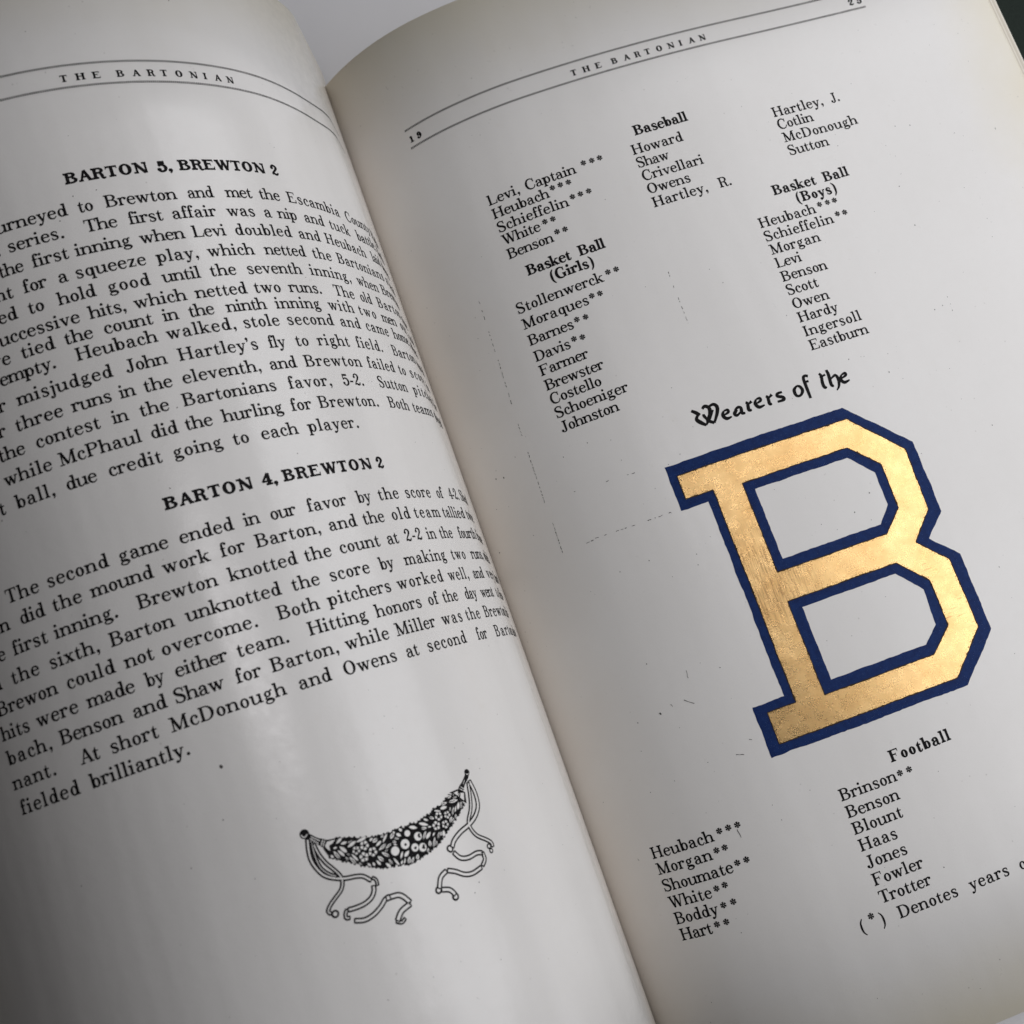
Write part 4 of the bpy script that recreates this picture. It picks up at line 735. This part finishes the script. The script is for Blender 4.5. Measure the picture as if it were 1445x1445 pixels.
AXIS = [(-0.5583,-1.2092),(-0.5388,-1.2175),(-0.5195,-1.2273),(-0.4992,-1.2353),(-0.4883,-1.2403),(-0.4698,-1.2437),(-0.4465,-1.2422),(-0.426,-1.2384),(-0.4044,-1.2336),(-0.3844,-1.228),(-0.3635,-1.2189),(-0.348,-1.21)]
taken = [(a, y, r * 1.06) for a, y, r in FL + BE]
def direction(p):
    best = min(range(len(AXIS) - 1), key=lambda i: (AXIS[i][0] + AXIS[i + 1][0] - 2 * p[0]) ** 2 + (AXIS[i][1] + AXIS[i + 1][1] - 2 * p[1]) ** 2)
    (x0, y0), (x1, y1) = AXIS[best], AXIS[best + 1]; l = math.hypot(x1 - x0, y1 - y0)
    d = ((x1 - x0) * (p[1] - y0) - (y1 - y0) * (p[0] - x0)) / l; f = best / (len(AXIS) - 2)
    ang = math.atan2(y1 - y0, x1 - x0)
    return ang, d, f
n = len(BODY)                                            # leaf tips break the edge of the swag
for i in range(n):
    (x0, y0), (x1, y1) = BODY[i], BODY[(i + 1) % n]; l = math.hypot(x1 - x0, y1 - y0); k = max(1, int(l / .0055))
    for j in range(k):
        t = (j + random.uniform(.2, .8)) / k; pr.disc(x0 + (x1 - x0) * t, y0 + (y1 - y0) * t, random.uniform(.0012, .0024), K0, 0, 8, wob=.25)
xs = [p[0] for p in BODY]; ys = [p[1] for p in BODY]; tries = 0; leaves = []
while tries < 16000:
    tries += 1; p = (random.uniform(min(xs), max(xs)), random.uniform(min(ys), max(ys)))
    if not inside(p, BODY): continue
    ang, d, f = direction(p); ln = random.uniform(.0042, .0092) * (1 if tries < 7000 else .7); wd = random.uniform(.0015, .0027) * (1 if tries < 7000 else .7)
    side = 1 if d > 0 else -1
    rot = ang + (0 if f < .5 else math.pi) + (math.pi + side * (.35 + abs(d) * 28) * (1 if f < .5 else -1)) + random.uniform(-.25, .25)
    e = (p[0] + math.cos(rot) * ln, p[1] + math.sin(rot) * ln); b = (p[0] - math.cos(rot) * ln, p[1] - math.sin(rot) * ln)
    if not inside(e, BODY) or not inside(b, BODY): continue
    if any(math.hypot(q[0] - a, q[1] - y) < r + wd for a, y, r in taken for q in (p, e, b)): continue
    C = [(p[0] + math.cos(rot) * ln * s_, p[1] + math.sin(rot) * ln * s_) for s_ in (-.66, -.33, 0, .33, .66)]
    if any(math.hypot(c[0] - q[0], c[1] - q[1]) < wd + w_ + .0004 for c in C for q, w_ in leaves): continue
    leaves += [(c, wd) for c in C]
    P = [(-1, 0), (-.5, .85), (.1, 1), (.6, .6), (1, 0), (.6, -.6), (.1, -1), (-.5, -.85)]
    pr.add([(p[0] + u * ln * math.cos(rot) - v * wd * math.sin(rot), p[1] + u * ln * math.sin(rot) + v * wd * math.cos(rot)) for u, v in P], K1, 1)
    if random.random() < .6: pr.stroke([(p[0] + math.cos(rot) * ln * u, p[1] + math.sin(rot) * ln * u, .0011) for u in (-.9, 0, .35)], K2)
for a, y, r in FL:
    n = 5; ph = random.random()
    pr.add([(a + r * .95 * math.cos(ph + 2 * math.pi * i / 30) * (1 + .10 * math.cos(n * 2 * math.pi * i / 30)), y + r * .95 * math.sin(ph + 2 * math.pi * i / 30) * (1 + .10 * math.cos(n * 2 * math.pi * i / 30))) for i in range(30)], K1, 1)
    pr.disc(a, y, r * .42, K2, 0, 9, wob=.3)
    for i in range(5): t = ph + math.pi / 5 + 2 * math.pi * i / 5; pr.stroke([(a + r * .4 * math.cos(t), y + r * .4 * math.sin(t), .0013), (a + r * math.cos(t), y + r * math.sin(t), .0015)], K2)
for i, (a, y, r) in enumerate(BE):
    pr.disc(a, y, r * .92, K1, 1, 18)
    if i in (1, 2, 3): pr.disc(a + r * .05, y - r * .1, r * (.36 if i == 2 else .26), K2, 0, 9, wob=.3)
    if i in (4, 3): pr.stroke([(a + r * .5, y + r * .5, .003), (a + r * .2, y, .0035), (a + r * .5, y - r * .4, .002)], K2)
for l in [[(-0.5626,-1.1954),(-0.5502,-1.1978),(-0.5455,-1.1971),(-0.553,-1.208),(-0.5638,-1.2192),(-0.5683,-1.2061)],[(-0.3537,-1.1959),(-0.337,-1.1955),(-0.3245,-1.2039),(-0.3288,-1.2202),(-0.3402,-1.2096),(-0.3468,-1.2006)]]: tess(pr, [l], K2)
for l in [[(-0.5609,-1.1985),(-0.5494,-1.1995),(-0.5542,-1.2033),(-0.5596,-1.2045),(-0.5604,-1.2122),(-0.5642,-1.2071),(-0.5651,-1.203)],[(-0.3466,-1.1984),(-0.3379,-1.1981),(-0.34,-1.205),(-0.3435,-1.2016)],[(-0.3339,-1.2022),(-0.3277,-1.2041),(-0.3319,-1.215),(-0.3375,-1.2087)]]: tess(pr, [l], K3, 1)
for l in [[(-0.5868,-1.179,0.00622),(-0.5819,-1.184,0.0083),(-0.5744,-1.1911,0.00726),(-0.5685,-1.1964,0.01037),(-0.5642,-1.2001,0.01141)],[(-0.3077,-1.1765,0.0083),(-0.3114,-1.1826,0.00778),(-0.3214,-1.1902,0.00674),(-0.3288,-1.1962,0.00986),(-0.3311,-1.1996,0.01037)]]: pr.stroke(l, K0)
for l in [[(-0.582,-1.1861,0.00124),(-0.5728,-1.1964,0.00124)],[(-0.5803,-1.1841,0.00104),(-0.5698,-1.1938,0.00124)],[(-0.5703,-1.2006,0.00124),(-0.5656,-1.1937,0.00124)],[(-0.568,-1.2025,0.00124),(-0.5633,-1.1957,0.00124)],[(-0.5921,-1.1771,0.00124),(-0.5906,-1.1808,0.00145),(-0.5871,-1.1816,0.00145),(-0.5841,-1.179,0.00124)],[(-0.3327,-1.1962,0.00104),(-0.3258,-1.2017,0.00104)],[(-0.33,-1.1938,0.00104),(-0.3236,-1.1995,0.00104)],[(-0.3181,-1.1865,0.00083),(-0.3237,-1.1919,0.00083)],[(-0.3115,-1.1784,0.00083),(-0.3092,-1.1803,0.00124),(-0.3055,-1.1795,0.00083)],[(-0.3368,-1.2019,0.00104),(-0.3395,-1.2063,0.00104)]]: pr.stroke(l, K3, 1)
for i, (a, y, r) in enumerate([(-0.4637,-1.2202,0.00353),(-0.4521,-1.2204,0.00415),(-0.5875,-1.1777,0.00685),(-0.5797,-1.2951,0.00581),(-0.308,-1.1771,0.00519),(-0.3849,-1.2716,0.00539),(-0.3139,-1.292,0.00436),(-0.3122,-1.2995,0.00407),(-0.4244,-1.3201,0.00581),(-0.4011,-1.3384,0.0061),(-0.3839,-1.2732,0.00523)]):
    pr.disc(a, y, r, K0); pr.disc(a, y, r * (.42 if i in (2, 4) else .5), K2 if i in (2, 4) else K1, 0 if i in (2, 4) else 1)
pr.build('garland_ornament', [M_INK, M_PAPER_L], page_l)
